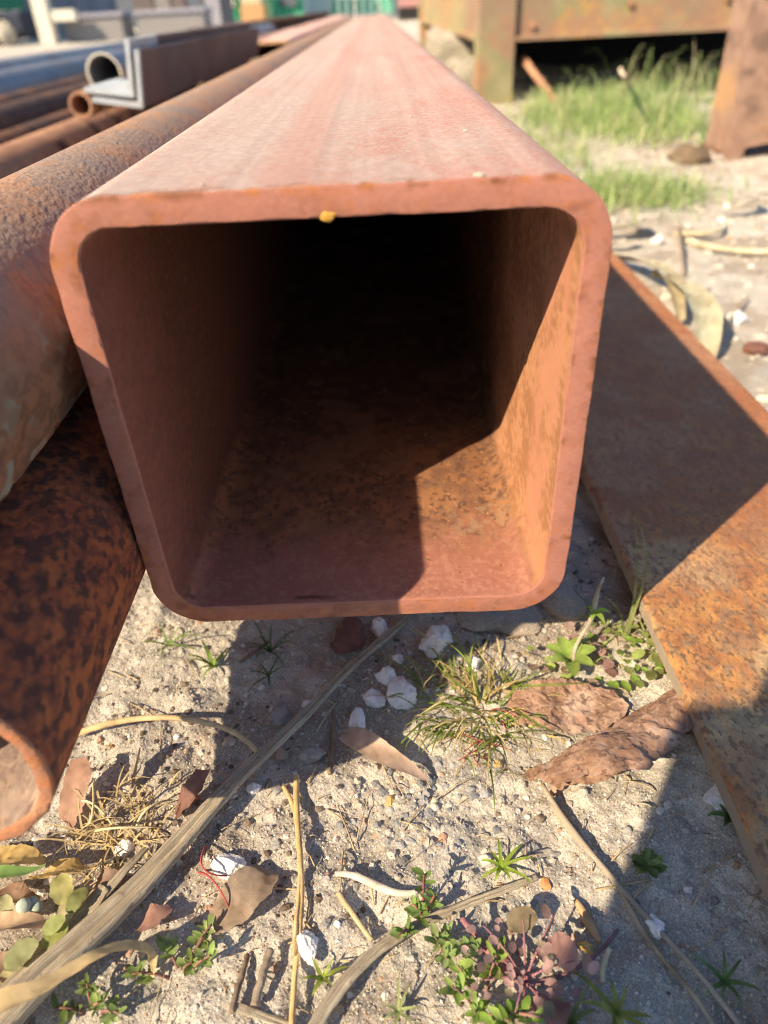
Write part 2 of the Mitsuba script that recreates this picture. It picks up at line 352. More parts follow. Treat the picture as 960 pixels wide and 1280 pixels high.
# ---------------------------------------------------------------- ground: one sheet, fine near the tube
def hgt(x, y):
    x, y = np.asarray(x, float), np.asarray(y, float)
    p = np.stack([x, y, x * 0], -1)
    near = np.clip(1.6 - np.hypot(x, y) / .8, 0, 1)
    h = .014 * (meshkit.fbm(p * 9, 3, 1) - .5)
    c = meshkit.fbm(p * 55 + 3, 4, 2)
    h = h + near * (.010 * (c - .5) + .0030 * (meshkit.fbm(p * 150, 4, 5) - .5) + .003 * np.maximum(meshkit.fbm(p * 80, 3, 15) - .55, 0) * 2)
    bank = np.exp(-((x - .195) / .05) ** 2 - ((y + .02) / .10) ** 2) * .016
    rut = -np.exp(-((x + .06) / .035) ** 2 - ((y - .02) / .05) ** 2) * .004
    far = np.clip(np.hypot(x, y) - 1.2, 0, 3)
    return h + bank + rut + far * .02 * (meshkit.fbm(p * 1.3, 3, 8) - .5)

def axis(lo, hi, step, far, grow=1.13):
    core = np.arange(lo, hi + step / 2, step)
    out, d, a = [], step, hi
    while a < far:
        d *= grow; a += d; out.append(a)
    neg, d, a = [], step, lo
    while a > -far:
        d *= grow; a -= d; neg.append(a)
    return np.r_[neg[::-1], core, out]

gx, gy = axis(-.26, .27, .0013, 220), axis(-.20, .24, .0013, 220)
X, Y = np.meshgrid(gx, gy, indexing='ij')
ground = tm(np.stack([X, Y, hgt(X, Y)], -1).reshape(-1, 3), grid_faces(len(gx), len(gy))[:, ::-1])
put('ground', ground, 'm_soil', smooth=True)
if ground.face_normals[0, 2] < 0:
    ground.invert()
scene['ground'] = mikit.ply(ground, 'm_soil', True)
labels['ground'] = {'label': 'sandy grey yard ground strewn with grit and litter', 'kind': 'structure'}

def on(P, up=0.0):
    """a point put on the terrain, plus its third coordinate"""
    return np.array([P[0], P[1], float(hgt(P[0], P[1])) + (P[2] if len(P) > 2 else 0) + up])

# ---------------------------------------------------------------- the square tube
def rrect(w, h, r, k=10):
    out = []
    for cx, cz, a0 in ((w - r, h - r, 0), (-w + r, h - r, 90), (-w + r, -h + r, 180), (w - r, -h + r, 270)):
        for a in np.linspace(a0, a0 + 90, k):
            out.append([cx + r * math.cos(math.radians(a)), cz + r * math.sin(math.radians(a))])
    return np.array(out)

def densify(p, step):
    q = np.vstack([p, p[:1]])
    out = []
    for a, b in zip(q[:-1], q[1:]):
        n = max(1, int(np.linalg.norm(b - a) / step))
        out += [a + (b - a) * i / n for i in range(n)]
    return np.array(out)

def hollow(outer, inner, y0, y1, zc, xc, cut=0.0, seed=0, ny=(0, .0009, .002, .005, .012, .03, .08, .2, .5, 1.2, 2.5)):
    """a hollow section along y: rows go far end -> near end on the outside, over the sawn face, and back inside"""
    n = len(outer)
    L = y1 - y0
    ys = np.array([a for a in ny if a < L] + [L])
    rows = []
    def row(pf, y):
        return np.stack([pf[:, 0] + xc, np.full(n, y0 + y), pf[:, 1] + zc], 1)
    for y in ys[::-1]:
        f = .35 if y == 0 else 0.0
        rows.append(row(outer, y))
    d = (inner - outer)
    ln = np.linalg.norm(d, axis=1, keepdims=True)
    for s in (.0009, .5, None):
        t = (s / ln) if s == .0009 else (.5 if s else (1 - .0007 / ln))
        rows.append(row(outer + d * t, -.0006))
    for y in ys:
        rows.append(row(inner, y))
    v = np.concatenate(rows)
    if cut:
        near = np.clip(1 - (v[:, 1] - y0) / .004, 0, 1)[:, None]
        w = np.stack([meshkit.fbm(v * 180, 3, seed + k) for k in range(3)], -1) - .5
        w2 = np.stack([meshkit.fbm(v * 45, 2, seed + 5 + k) for k in range(3)], -1) - .5
        v = v + near * (w * cut + w2 * cut * .8)
    m = tm(v, grid_faces(len(rows), n, True))
    if m.volume < 0:
        m.invert()
    return m

W = .0995
of = densify(rrect(W, W, .0247, 12), .004)
# inner profile matched point by point
def inset(p, w, r, t):
    q = p.copy()
    for i, (x, z) in enumerate(p):
        cx, cz = max(min(x, w - r), -w + r), max(min(z, w - r), -w + r)
        d = np.array([x - cx, z - cz]); l = np.linalg.norm(d)
        q[i] = [cx, cz] + d * (l - t) / l if l > 0 else [x, z]
    return q
inn = inset(of, W, .0247, .0102)
tb = thing('square_tube', 'large red primed square steel tube with an open mouth, in the middle of the picture', 'steel tube')
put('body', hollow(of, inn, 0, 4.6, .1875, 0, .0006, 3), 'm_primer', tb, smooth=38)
put('paint_blob', join([rock((.0000, -.0006, .2772), (.0024, .0009, .0019), 5, 3, .45, .9), rock((.0016, -.0006, .2778), (.0018, .0008, .0010), 8, 3, .4, .9)]), 'm_yellow', tb, smooth=True, label='small yellow paint blob on the upper lip')
chips = [rock((x, .004 + y, .2872 + h), (s, s, s), i + 3, 1, .3, .5) for i, (x, y, h, s) in enumerate([(.052, -.001, 0, .0022), (-.043, .006, 0, .0010), (.058, .10, 0, .0012), (.036, .16, 0, .0011), (.02, .25, 0, .001)])]
put('grit', join(chips), 'm_grain', tb, color=(.5, .42, .34), kind='stuff')
crumbs = []
for i in range(90):
    x, y = rng.normal(.055, .025), abs(rng.normal(.07, .035))
    if x < .08:
        s = .0003 * 3.2 ** (rng.uniform(0, 1) ** 2)
        crumbs.append(rock((x, y, .0982 + s * .25), (s * rng.uniform(.6, 1.5), s * rng.uniform(.6, 1.5), s), i, 1, .8, .6))
put('rust_crumbs', join(crumbs), 'm_grain', tb, color=(.34, .20, .10), kind='stuff')

# ---------------------------------------------------------------- pipes of the pile on the left
def pipe(x, z, r, y0, y1, wall=.005, k=72, dent=None, cut=.0008, seed=0, ny=None):
    a = np.arange(k) * 2 * np.pi / k
    o = np.stack([r * np.cos(a), r * np.sin(a)], 1)
    kw = {} if ny is None else {'ny': ny}
    m = hollow(o, o * (r - wall) / r, y0, y1, z, x, cut, seed, **kw)
    if dent is not None:
        v = np.array(m.vertices)
        v = dent(v)
        m = tm(v, m.faces)
    return m

def dent_upper(v):
    d = v - np.array([-.1565, 0, .228]); d[:, 1] = 0
    rr = np.linalg.norm(d, axis=1, keepdims=True)
    n = d / rr
    where = np.clip((.13 - v[:, 1]) / .1, 0, 1) * np.clip((.232 - v[:, 2]) / .02, 0, 1) * (d[:, 0] > -.01)
    k = meshkit.fbm(v * [30, 34, 30] + 4, 3, 12)
    return v - n * (where * (.012 * np.maximum(k - .47, 0) * 2 + .0014 * (meshkit.fbm(v * 160, 2, 4) - .5)))[:, None]

fine = tuple(np.r_[0, .0009, .002, .004, np.arange(.008, .30, .004), np.linspace(.32, 1, 12), 1.6, 2.5, 4])
up_ = thing('upper_pipe', 'tan brown rusty steel pipe with pale worn dents, left of the square tube', 'steel pipe')
put('body', pipe(-.1565, .228, .0468, -.1174, 5.6, .0055, 120, dent_upper, .0008, 2, fine), 'm_upper_pipe', up_, smooth=50)
lo_ = thing('lower_pipe', 'dark pitted rust orange pipe with its open end at the lower left', 'steel pipe')
k_ = pipe(-.1495, .1344, .0488, -.1127, 5.6, .0052, 120, None, .0016, 5, fine)
fc = k_.triangles_center
ring = fc[:, 1] < -.1118
inside = np.hypot(fc[:, 0] + .1495, fc[:, 2] - .1344) < .0488 - .003
body = tm(k_.vertices, k_.faces[~(ring | inside)]); lip = tm(k_.vertices, k_.faces[ring | inside])
put('body', body, 'm_pitted', lo_, smooth=50)
lip = tm(k_.vertices, k_.faces[ring]); bore = tm(k_.vertices, k_.faces[inside & ~ring])
put('end_lip', lip, 'm_pipe_end', lo_, smooth=50, label='paler orange sawn end of the pipe')
put('bore', bore, 'm_bore', lo_, smooth=50, label='grey brown bore of the pipe')

pp = [('m_rust', -.587, .0445, -.6, 5.2, 'rusty brown pipe lying just left of the tan pipe, under the angle irons'),
      ('m_rust', -.690, .030, -.5, 5.5, 'thin rusty pipe, first beyond the brown pipe at the left edge'),
      ('m_rust_dark', -.790, .030, -.5, 5.0, 'thin dark rusty pipe, second beyond the brown pipe at the left edge'),
      ('m_rust_dark', -.905, .044, -.4, 5.5, 'rusty pipe in the middle of the low row at the far left'),
      ('m_rust_dark', -1.03, .044, -.4, 5.8, 'dark rusty pipe in the low row at the far left, inner one'),
      ('m_mill', -1.20, .064, -1.0, 6.0, 'thick dark rusty pipe right before the long grey beam'),
      ('m_rust_dark', -.29, .045, 1.3, 5.0, 'dark rusty pipe hidden under the angle irons beside the tan pipe'),
      ('m_rust_dark', -.42, .045, 1.3, 5.0, 'dark rusty pipe under the foot of the angle irons')]
for m_, x_, r_, y0_, y1_, lb_ in pp:
    t_ = thing('rusty_pipe', lb_, 'steel pipe')
    put('body', pipe(x_, .088 + r_, r_, y0_, y1_, .004, 40), m_, t_, smooth=50)
t_ = thing('small_pipe', 'small orange rusty pipe with a round open end beside the white painted angle irons', 'steel pipe')
put('body', pipe(-.462, .2235, .0194, 1.06, 3.6, .0048, 40), 'm_rust', t_, smooth=50)
t_ = thing('grey_pipe', 'dark pipe with a pale rim on its open end, behind the angle irons', 'steel pipe')
gp = pipe(-.556, .242, .037, 1.5, 4.4, .004, 48)
fc = gp.triangles_center; rim = fc[:, 1] < 1.502
put('body', tm(gp.vertices, gp.faces[~rim]), 'm_mill', t_, smooth=50)
put('rim', tm(gp.vertices, gp.faces[rim]), 'm_cream', t_, label='pale cream rim')

def prism(poly, y0, y1):
    from shapely.geometry import Polygon
    m = trimesh.creation.extrude_polygon(Polygon(poly), y1 - y0, engine='earcut')
    v = m.vertices
    m = tm(np.stack([v[:, 0], y1 - v[:, 2], v[:, 1]], 1), m.faces)
    if m.volume < 0:
        m.invert()
    return m

def angle_poly(cx, cz, leg, t, deg):
    p = np.array([[0, 0], [0, leg], [-t, leg], [-t, t], [-leg, t], [-leg, 0]], float)
    a = math.radians(deg)
    return p @ np.array([[math.cos(a), math.sin(a)], [-math.sin(a), math.cos(a)]]) + [cx, cz]

for cx, cz, dg, y0_, y1_, lb_ in ((-.3460, .2200, -9, 1.0, 2.35, 'brown angle iron with a white painted end, right one of the pair'),
                                  (-.3615, .2335, -8, 1.02, 2.30, 'brown angle iron with a white painted end, nested inside the other one')):
    t_ = thing('angle_iron', lb_, 'angle iron')
    poly = angle_poly(cx, cz, .076, .0065, dg)
    pl_ = .012 if y0_ < 1.01 else .17
    put('body', prism(poly, y0_ + pl_, y1_), 'm_angle', t_)
    put('painted_end', prism(poly + (poly.mean(0) - poly) * -.004, y0_, y0_ + pl_ - .0005), 'm_white_paint', t_, label='white painted end')

def ibeam_poly(xc, z0, w, h, tf, tw):
    return [[xc - w / 2, z0], [xc + w / 2, z0], [xc + w / 2, z0 + tf], [xc + tw / 2, z0 + tf], [xc + tw / 2, z0 + h - tf], [xc + w / 2, z0 + h - tf], [xc + w / 2, z0 + h], [xc - w / 2, z0 + h], [xc - w / 2, z0 + h - tf], [xc - tw / 2, z0 + h - tf], [xc - tw / 2, z0 + tf], [xc - w / 2, z0 + tf]]

b1 = thing('grey_pipe', 'long thick dark grey pipe with a bright top at the far left of the pile', 'steel pipe')
put('body', pipe(-1.44, .1575, .0692, -1.2, 9.1, .006, 64), 'm_mill', b1, smooth=50)
put('end_cap', trimesh.creation.cylinder(.066, .02, sections=28, transform=trimesh.transformations.rotation_matrix(math.pi / 2, [1, 0, 0])).apply_translation([-1.44, 9.115, .1575]), 'm_white_far', b1, label='white end cap')
b2 = thing('steel_beam', 'dark brown steel beam behind the angle irons, its far end above the pale plate', 'steel beam')
put('body', prism(ibeam_poly(-.64, .088, .11, .203, .012, .009), 3.0, 12.2), 'm_rust_dark', b2)
pt = thing('flat_tube', 'pale pink rectangular tube with an orange cut edge, beyond the angle irons', 'steel tube')
fo = densify(rrect(.105, .075, .014, 5), .02)
fi = fo * np.array([.092, .064]) / np.array([.105, .075])
put('body', hollow(fo, fi, 3.06, 12.0, .163, -.425, .002, 4), 'm_pink_far', pt, smooth=40)
ftop = box(-.53, -.32, 3.050, 3.056, .2285, .2375)
put('cut_edge', ftop, 'm_orange', pt, label='orange rusty cut edge')

for y_, x0, x1, lb_ in ((.80, -1.7, .14, 'timber bearer under the pile, nearest one'), (2.7, -1.7, .14, 'timber bearer under the pile, middle one'), (4.3, -1.7, .14, 'timber bearer under the pile, farthest one')):
    one('timber_bearer', box(x0, x1, y_ - .045, y_ + .045, -.004, .0875, .004), 'm_timber', lb_, 'timber')
for y_, lb_ in ((1.75, 'flat packing strip under the angle irons, nearer one'), (2.6, 'flat packing strip under the angle irons, farther one')):
    one('packing_strip', box(-.66, -.26, y_ - .04, y_ + .04, .1785, .2035, .003), 'm_timber', lb_, 'timber')

# ---------------------------------------------------------------- flat bar on the right
def flatbar(x0, x1, y0, y1, z0, z1, r):
    p = rrect((x1 - x0) / 2, (z1 - z0) / 2, r, 5) + [(x0 + x1) / 2, (z0 + z1) / 2]
    p = densify(p, .01)
    ys = np.r_[y0, np.arange(max(y0, -.3) + .01, .8, .01), np.linspace(.82, y1, 16)]
    n = len(p)
    v = np.stack([np.tile(p[:, 0], len(ys)), np.repeat(ys, n), np.tile(p[:, 1], len(ys))], 1)
    e = 1 - np.clip(np.minimum(np.abs(v[:, 0] - x0), np.abs(v[:, 0] - x1)) / .006, 0, 1)
    v[:, 0] += e * .0016 * (meshkit.fbm(v * 60, 3, 6) - .5)
    v[:, 2] += .0008 * (meshkit.fbm(v * 30, 3, 7) - .5)
    f = grid_faces(len(ys), n, True)
    m = tm(v, f)
    c0, c1 = len(v), len(v) + 1
    i = np.arange(n)
    fs = np.vstack([m.faces, np.stack([np.full(n, c0), i, (i + 1) % n], 1), np.stack([np.full(n, c1), (len(ys) - 1) * n + (i + 1) % n, (len(ys) - 1) * n + i], 1)])
    m = tm(np.vstack([v, v[:n].mean(0), v[-n:].mean(0)]), fs)
    if m.volume < 0:
        m.invert()
    return m
one('flat_bar', flatbar(.1685, .3505, -.62, 4.2, .0205, .0330, .0035), 'm_plate', 'wide orange rusty flat steel bar lying on the ground right of the square tube', 'steel bar', smooth=45)

# unseen blocker behind the viewer's left shoulder, its outline shaped to shade the lower right
def slab(poly, y0, y1):
    return prism(poly, y0, y1)
sp = thing('unseen_blocker', 'unseen blocker outside the picture, shaped to shade the lower right', 'post')
put('lower_blocker', slab([(-.168, -.02), (-.3140, .528), (-.134, .528), (.02, -.02)], -.60, -.45), 'm_rust', sp)
put('upper_blocker', slab([(-.281, .5285), (-.364, .828), (-.204, .828), (-.164, .5285)], -.59, -.455), 'm_rust', sp)

def block(x0, x1, y0, y1, z0, z1, seed, rgh=.02):
    m = box(x0, x1, y0, y1, z0, z1)
    v, f = trimesh.remesh.subdivide_to_size(m.vertices, m.faces, max(.012, max(x1 - x0, y1 - y0, z1 - z0) / 14))
    v, f = np.asarray(v), np.asarray(f)
    c = np.array([(x0 + x1) / 2, (y0 + y1) / 2, (z0 + z1) / 2]); h = np.array([x1 - x0, y1 - y0, z1 - z0]) / 2
    q = (v - c) / h
    v = c + h * q * (1 - .05 * np.clip((np.abs(q) ** 8).sum(1, keepdims=True) - 1, 0, 2)) + rgh * (np.stack([meshkit.fbm(v * 14, 4, seed + k) for k in range(3)], -1) - .5) * 2
    return tm(v, f)

# ---------------------------------------------------------------- steel stillage on the right
fr = thing('steel_stillage', 'green painted rusty steel frame standing behind the grass at the upper right', 'steel frame')
def chan(x0, x1, y0, y1, z0, z1):
    return box(x0, x1, y0, y1, z0, z1, .006)
zb = .205
put('post', chan(.398, .538, 2.86, 2.98, -.02, .80), 'm_frame', fr)
put('front_beam', join([box(.5385, 2.9, 2.885, 2.905, zb, zb + .28), box(.5385, 2.9, 2.845, 2.8845, zb - .0, zb + .014), box(.5385, 2.9, 2.84, 2.8845, zb + .19, zb + .205)]), 'm_frame', fr)
put('side_beam', join([box(.425, .445, 2.985, 6.9, zb, zb + .30), box(.403, .4245, 2.985, 6.9, zb + .0, zb + .014)]), 'm_frame', fr)
put('post', chan(.400, .50, 6.9, 7.05, -.02, .9), 'm_frame', fr)
put('post', chan(2.9, 3.05, 2.86, 2.98, -.02, .8), 'm_frame', fr)
put('unseen_deck', box(.45, 3.0, 2.915, 6.9, zb + .10, zb + .135), 'm_rust_dark', fr)  # out of view behind the beams, placed to shade the space underneath
for bx_, bz_ in ((.60, .25), (.60, .38), (.95, .30), (1.3, .30)):
    put('bolt', trimesh.creation.cylinder(.012, .014, sections=6, transform=trimesh.transformations.rotation_matrix(math.pi / 2, [1, 0, 0])).apply_translation([bx_, 2.8775, bz_]), 'm_rust', fr)
put('shade_panel', box(.60, 3.4, 4.6, 4.63, -.05, zb + .095), 'm_void', fr)  # near-black sheet standing in for the deep shade under the frame
lg = thing('channel_leg', 'brown rusty steel channel leg standing at the right edge, nearest part of the trestle', 'steel leg')
put('web', box(.868, .880, 1.6145, 1.78, .004, .9), 'm_leg', lg)
put('flange', prism([(.857, -.01), (.836, .22), (.815, .9), (1.05, .9), (1.05, .05), (.955, .05), (.945, .03), (.89, .022), (.885, -.01)], 1.60, 1.614), 'm_leg', lg)
put('gusset', prism([(.875, .0), (1.06, .0), (1.06, .30), (.93, .26), (.885, .16)], 1.36, 1.375), 'm_rust', lg)
put('foot', box(.862, 1.05, 1.62, 1.80, -.02, .0035), 'm_rust_dark', lg)
one('diagonal_bar', twig([(0.6661, 2.5357, 0), (0.6225, 2.7002, 0.07), (0.5916, 2.9691, 0.14)], .017, 8, 4, (1, 1)), 'm_rust', 'thin rusty orange bar leaning beside the frame post', 'steel bar')
for i, (P, s, lb_) in enumerate([((0.7671, 3.9309, 0.02), (.32, .16, .05), 'pale broken concrete slab under the frame, nearest the post'), ((0.9577, 3.6194, 0.02), (.30, .14, .04), 'pale broken concrete slab in the shade under the front beam'),
                                 ((0.4301, 4.2024, 0.06), (.16, .35, .16), 'pale concrete block under the side beam of the frame'), ((0.4295, 3.2844, 0.04), (.12, .2, .10), 'small pale concrete block beside the frame post')]):
    one('concrete_slab', rock(P, s, 40 + i, 3, .12, .8, True) if i < 2 else block(P[0] - s[0] * .8, P[0] + s[0] * .8, P[1] - s[1], P[1] + s[1], -.02, P[2] + s[2] * .9, 47 + i), 'm_concrete', lb_, 'concrete')
one('soil_clod', rock(on((0.7661, 1.6180, 0.012)), (.055, .045, .035), 91, 3, .35, .8), 'm_timber', 'dark brown clod of soil on bare ground below the tall grass', 'clod', smooth=40)
one('dead_stalk', twig([on((1.0909, 3.1720, 0)), on((0.9775, 2.8951, 0.06)), on((0.6532, 1.8546, 0.16))], .009, 12, 6), 'm_grain', 'pale dry stalk standing in the tall grass before the dark gap', 'stalk', smooth=True, color=(.55, .46, .34))

# ---------------------------------------------------------------- far side of the yard
def ribbed(x0, x1, y, z0, z1, pitch, depth, mat, parent, name, along='x'):
    n = int((x1 - x0) / pitch)
    pts = []
    for i in range(n):
        a = x0 + i * pitch
        pts += [(a, 0), (a + .35 * pitch, 0), (a + .5 * pitch, depth), (a + .85 * pitch, depth)]
    pts.append((x0 + n * pitch, 0))
    p = np.array(pts)
    v = np.vstack([np.stack([p[:, 0], y + p[:, 1], np.full(len(p), z)], 1) for z in (z0, z1)] + [np.stack([p[:, 0], y + depth + .05 + 0 * p[:, 1], np.full(len(p), z)], 1) for z in (z1, z0)])
    f = grid_faces(4, len(p))
    put(name, tm(v, f), mat, parent)

def container(x0, x1, y, mat, label, h=2.6, panel=None, z0=.12):
    t = thing('shipping_container', label, 'container')
    ribbed(x0 + .1, x1 - .1, y, z0 + .16, h - .12, .28, .05, mat, t, 'front_wall')
    put('frame', join([box(x0, x0 + .095, y - .03, y + .1, z0, h), box(x1 - .095, x1, y - .03, y + .1, z0, h), box(x0 + .096, x1 - .096, y - .025, y + .1, z0, z0 + .155), box(x0 + .096, x1 - .096, y - .025, y + .1, h - .115, h)]), mat, t)
    put('body', box(x0 + .02, x1 - .02, y + .16, y + 2.4, z0 + .02, h - .02), mat, t)
    if panel:
        put('panel', box(*panel), 'm_slate', t)
    return t

container(-5.0, -3.95, 25.0, 'm_green_box', 'dark green container at the back of the yard with pale marks low on its side')
for i in range(4):
    put('mark', box(-4.75 + i * .2, -4.62 + i * .2, 24.93, 24.96, .45, .75), 'm_white_far', 'shipping_container')
container(-2.95, -1.95, 25.0, 'm_mint', 'bright green container right of the pale wall, with a dark panel', panel=(-2.72, -2.2, 24.94, 24.965, .4, .78))
container(-9.6, -7.6, 16.4, 'm_green_box', 'green container behind the dark machine at the upper left corner', z0=.55)
t_ = thing('pale_wall', 'pale cream wall panel between the two green containers', 'wall')
put('panel', box(-3.93, -2.97, 26.0, 26.2, -.05, 3), 'm_cream', t_)
t_ = thing('stacked_crates', 'yellow box on an orange one in front of the pale wall', 'box')
put('upper_box', box(-3.68, -3.10, 24.0, 24.6, .47, 1.1, .03), 'm_pale_yellow', t_)
put('lower_box', box(-3.72, -3.05, 24.0, 24.6, -.02, .465, .03), 'm_orange', t_)
t_ = thing('white_column', 'white steel column with a short foot bar at the upper left', 'column')
put('shaft', box(-6.06, -5.80, 15.2, 15.45, -.05, 3.2, .01), 'm_cream', t_)
put('foot_bar', box(-5.795, -5.35, 15.25, 15.42, .33, .50, .01), 'm_cream', t_)
t_ = thing('dark_machine', 'dark blue machine with rubbish before it in the upper left corner', 'machine')
put('body', box(-8.4, -6.45, 15.6, 16.3, .1, .52, .05), 'm_dark_blue', t_)
put('cab', box(-8.6, -7.25, 15.65, 16.3, .525, 2.2, .05), 'm_dark_blue', t_)
put('wheel', trimesh.creation.cylinder(.25, .2, sections=20, transform=trimesh.transformations.rotation_matrix(math.pi / 2, [1, 0, 0], None) @ np.eye(4)).apply_translation([-6.9, 15.45, .22]), 'm_void', t_)
for i, (x_, z_, s_) in enumerate(((-7.0, .42, .12), (-6.6, .30, .16))):
    one('rubbish_lump', rock((x_, 15.1, z_ - .1), (s_, s_, s_ * 1.6), 60 + i, 2, .3), 'm_concrete', ('pale lump of rubbish before the dark machine, left one', 'grey lump of rubbish before the dark machine, right one')[i], 'rubbish')
for i, (x0, x1) in enumerate(((-5.72, -4.62), (-4.35, -3.1))):
    t_ = thing('grey_tub', ('grey plastic tub with a pale rim beside the white column', 'grey plastic tub with a pale rim, the one farther right')[i], 'tub')
    put('tub', box(x0, x1, 15.6, 16.3, -.02, .36, .03), 'm_grey_box', t_)
    put('rim', box(x0 - .04, x1 + .04, 15.55, 16.35, .361, .43, .015), 'm_lilac', t_)
t_ = thing('corrugated_shed', 'long grey lilac shed with upright ribs behind the grey tubs', 'building')
ribbed(-10.5, -5.6, 20.0, -.05, 3.2, .45, .08, 'm_lilac', t_, 'wall')
for x0, x1, m_ in ((-5.55, -5.1, 'm_brown_far'), (-5.05, -4.7, 'm_grey_box'), (-4.65, -4.35, 'm_brown_far'), (-4.3, -3.95, 'm_slate'), (-3.9, -3.55, 'm_lilac'), (-3.5, -3.3, 'm_dark_blue')):
    put('door', box(x0, x1, 19.9, 20.2, -.05, 3.1), m_, t_)
t_ = thing('red_skip', 'red steel container with a paler side beyond the end of the square tube', 'container')
put('end', box(.62, 1.10, 20.0, 20.5, .25, 2.2, .02), 'm_pale_red', t_)
put('side', box(1.105, 1.62, 20.0, 20.5, .25, 2.2, .02), 'm_red_box', t_)
put('base', box(.60, 1.66, 20.05, 20.5, -.02, .245), 'm_void', t_)
t_ = thing('yard_fence', 'pale blue mesh fence panels at the far end of the square tube', 'fence')
for i in range(11):
    put('post', box(-1.75 + i * .21, -1.70 + i * .21, 22.0, 22.06, -.05, 2.4), 'm_fence' if i % 3 else 'm_white_far', t_)
put('panel', box(-1.8, -1.15, 22.07, 22.09, .05, 2.3), 'm_fence', t_)
put('rail', box(-1.8, .6, 22.065, 22.069, .5, .6), 'm_fence', t_)
container(-1.9, .62, 27.0, 'm_mint', 'mint green container seen through the fence')
t_ = thing('grey_building', 'long slate grey building closing the yard', 'building')
put('wall', box(-45, 30, 34, 38, -.3, 4.5), 'm_slate', t_)
put('roof', box(-45.5, 30.5, 33.6, 38.2, 4.505, 4.8), 'm_lilac', t_)

# ---------------------------------------------------------------- grit and gravel of the ground
OCT = trimesh.creation.octahedron() if hasattr(trimesh.creation, 'octahedron') else trimesh.convex.convex_hull(np.array([[1, 0, 0], [-1, 0, 0], [0, 1, 0], [0, -1, 0], [0, 0, 1], [0, 0, -1.0]]))
ICO = trimesh.creation.icosphere(subdivisions=1)
PAL = np.array([(.52, .475, .405), (.58, .53, .45), (.64, .60, .53), (.42, .385, .34), (.34, .33, .32), (.50, .36, .25), (.78, .74, .68), (.46, .29, .20), (.27, .25, .24)])

def scatter(base, n, smin, smax, area, seed, pal=PAL, wts=None, sink=.2, flat_=.7, keep=None):
    r = np.random.default_rng(seed)
    x = r.uniform(area[0], area[1], n); y = r.uniform(area[2], area[3], n)
    if keep is not None:
        k = keep(x, y, r); x, y = x[k], y[k]; n = len(x)
    s = smin * (smax / smin) ** (r.uniform(0, 1, n) ** 2.2)
    bv, bf = np.asarray(base.vertices), np.asarray(base.faces)
    nv = len(bv)
    v = bv[None] * (1 + r.uniform(-.28, .28, (n, nv, 1)))
    v = v * (s[:, None] * r.uniform(.7, 1.3, (n, 3)))[:, None] * [1, 1, flat_]
    a = r.uniform(0, 6.28, n); c, q = np.cos(a), np.sin(a)
    v = np.stack([v[..., 0] * c[:, None] - v[..., 1] * q[:, None], v[..., 0] * q[:, None] + v[..., 1] * c[:, None], v[..., 2]], -1)
    v += np.stack([x, y, hgt(x, y) + s * flat_ * (1 - 2 * sink) * .6], -1)[:, None]
    f = bf[None] + (np.arange(n) * nv)[:, None, None]
    col = pal[r.choice(len(pal), n, p=wts)] * r.uniform(.75, 1.2, (n, 1))
    return tm(v.reshape(-1, 3), f.reshape(-1, 3)), np.repeat(col, nv, 0)

SW = np.array([.25, .24, .16, .08, .05, .06, .08, .04, .04]); SW /= SW.sum()
m, c = scatter(OCT, 60000, .0003, .0009, (-.20, .22, -.19, .16), 1, wts=SW)
put('sand_grains', m, 'm_grain', 'ground', color=c, kind='stuff')
GW = np.array([.16, .18, .16, .12, .14, .06, .10, .05, .03]); GW /= GW.sum()
m, c = scatter(ICO, 3000, .0006, .0022, (-.21, .24, -.19, .22), 2, wts=GW, sink=.35)
put('gravel', m, 'm_grain', 'ground', color=c, kind='stuff')
DK = np.array([(.16, .12, .09), (.20, .16, .12), (.12, .095, .08), (.26, .21, .16)])
m, c = scatter(ICO, 2600, .0006, .0022, (-.20, .22, -.19, .16), 12, pal=DK, sink=.2, keep=lambda x, y, r: meshkit.fbm(np.stack([x * 14, y * 14, x * 0], -1), 3, 3) + r.uniform(-.12, .12, len(x)) > .5)
put('dark_crumbs', m, 'm_grain', 'ground', color=c, kind='stuff')
BL = np.array([(.29, .30, .31), (.37, .37, .37), (.23, .24, .25), (.46, .44, .40), (.60, .54, .44)])
m, c = scatter(ICO, 430, .0010, .0030, (-.03, .09, -.085, -.005), 3, pal=BL, sink=.55, flat_=.8, keep=lambda x, y, r: np.hypot((x - .03) / .05, (y + .05) / .035) < r.uniform(.4, 1.1, len(x)))
put('blue_gravel', m, 'm_grain', 'ground', color=c, kind='stuff')
m, c = scatter(ICO, 7000, .0015, .0075, (.2, 1.4, .22, 2.6), 4, wts=SW, sink=.4, keep=lambda x, y, r: x > .36)
put('far_gravel', m, 'm_grain', 'ground', color=c, kind='stuff', smooth=True)

def pebble(P, s, colr, label, group=None, seed=0, fl=.75):
    return one('pebble', rock(on(P, s * .05), (s, s * .8, s), seed, 3, .3, fl, True), 'm_grain', label, 'pebble', group, smooth=True, color=colr)

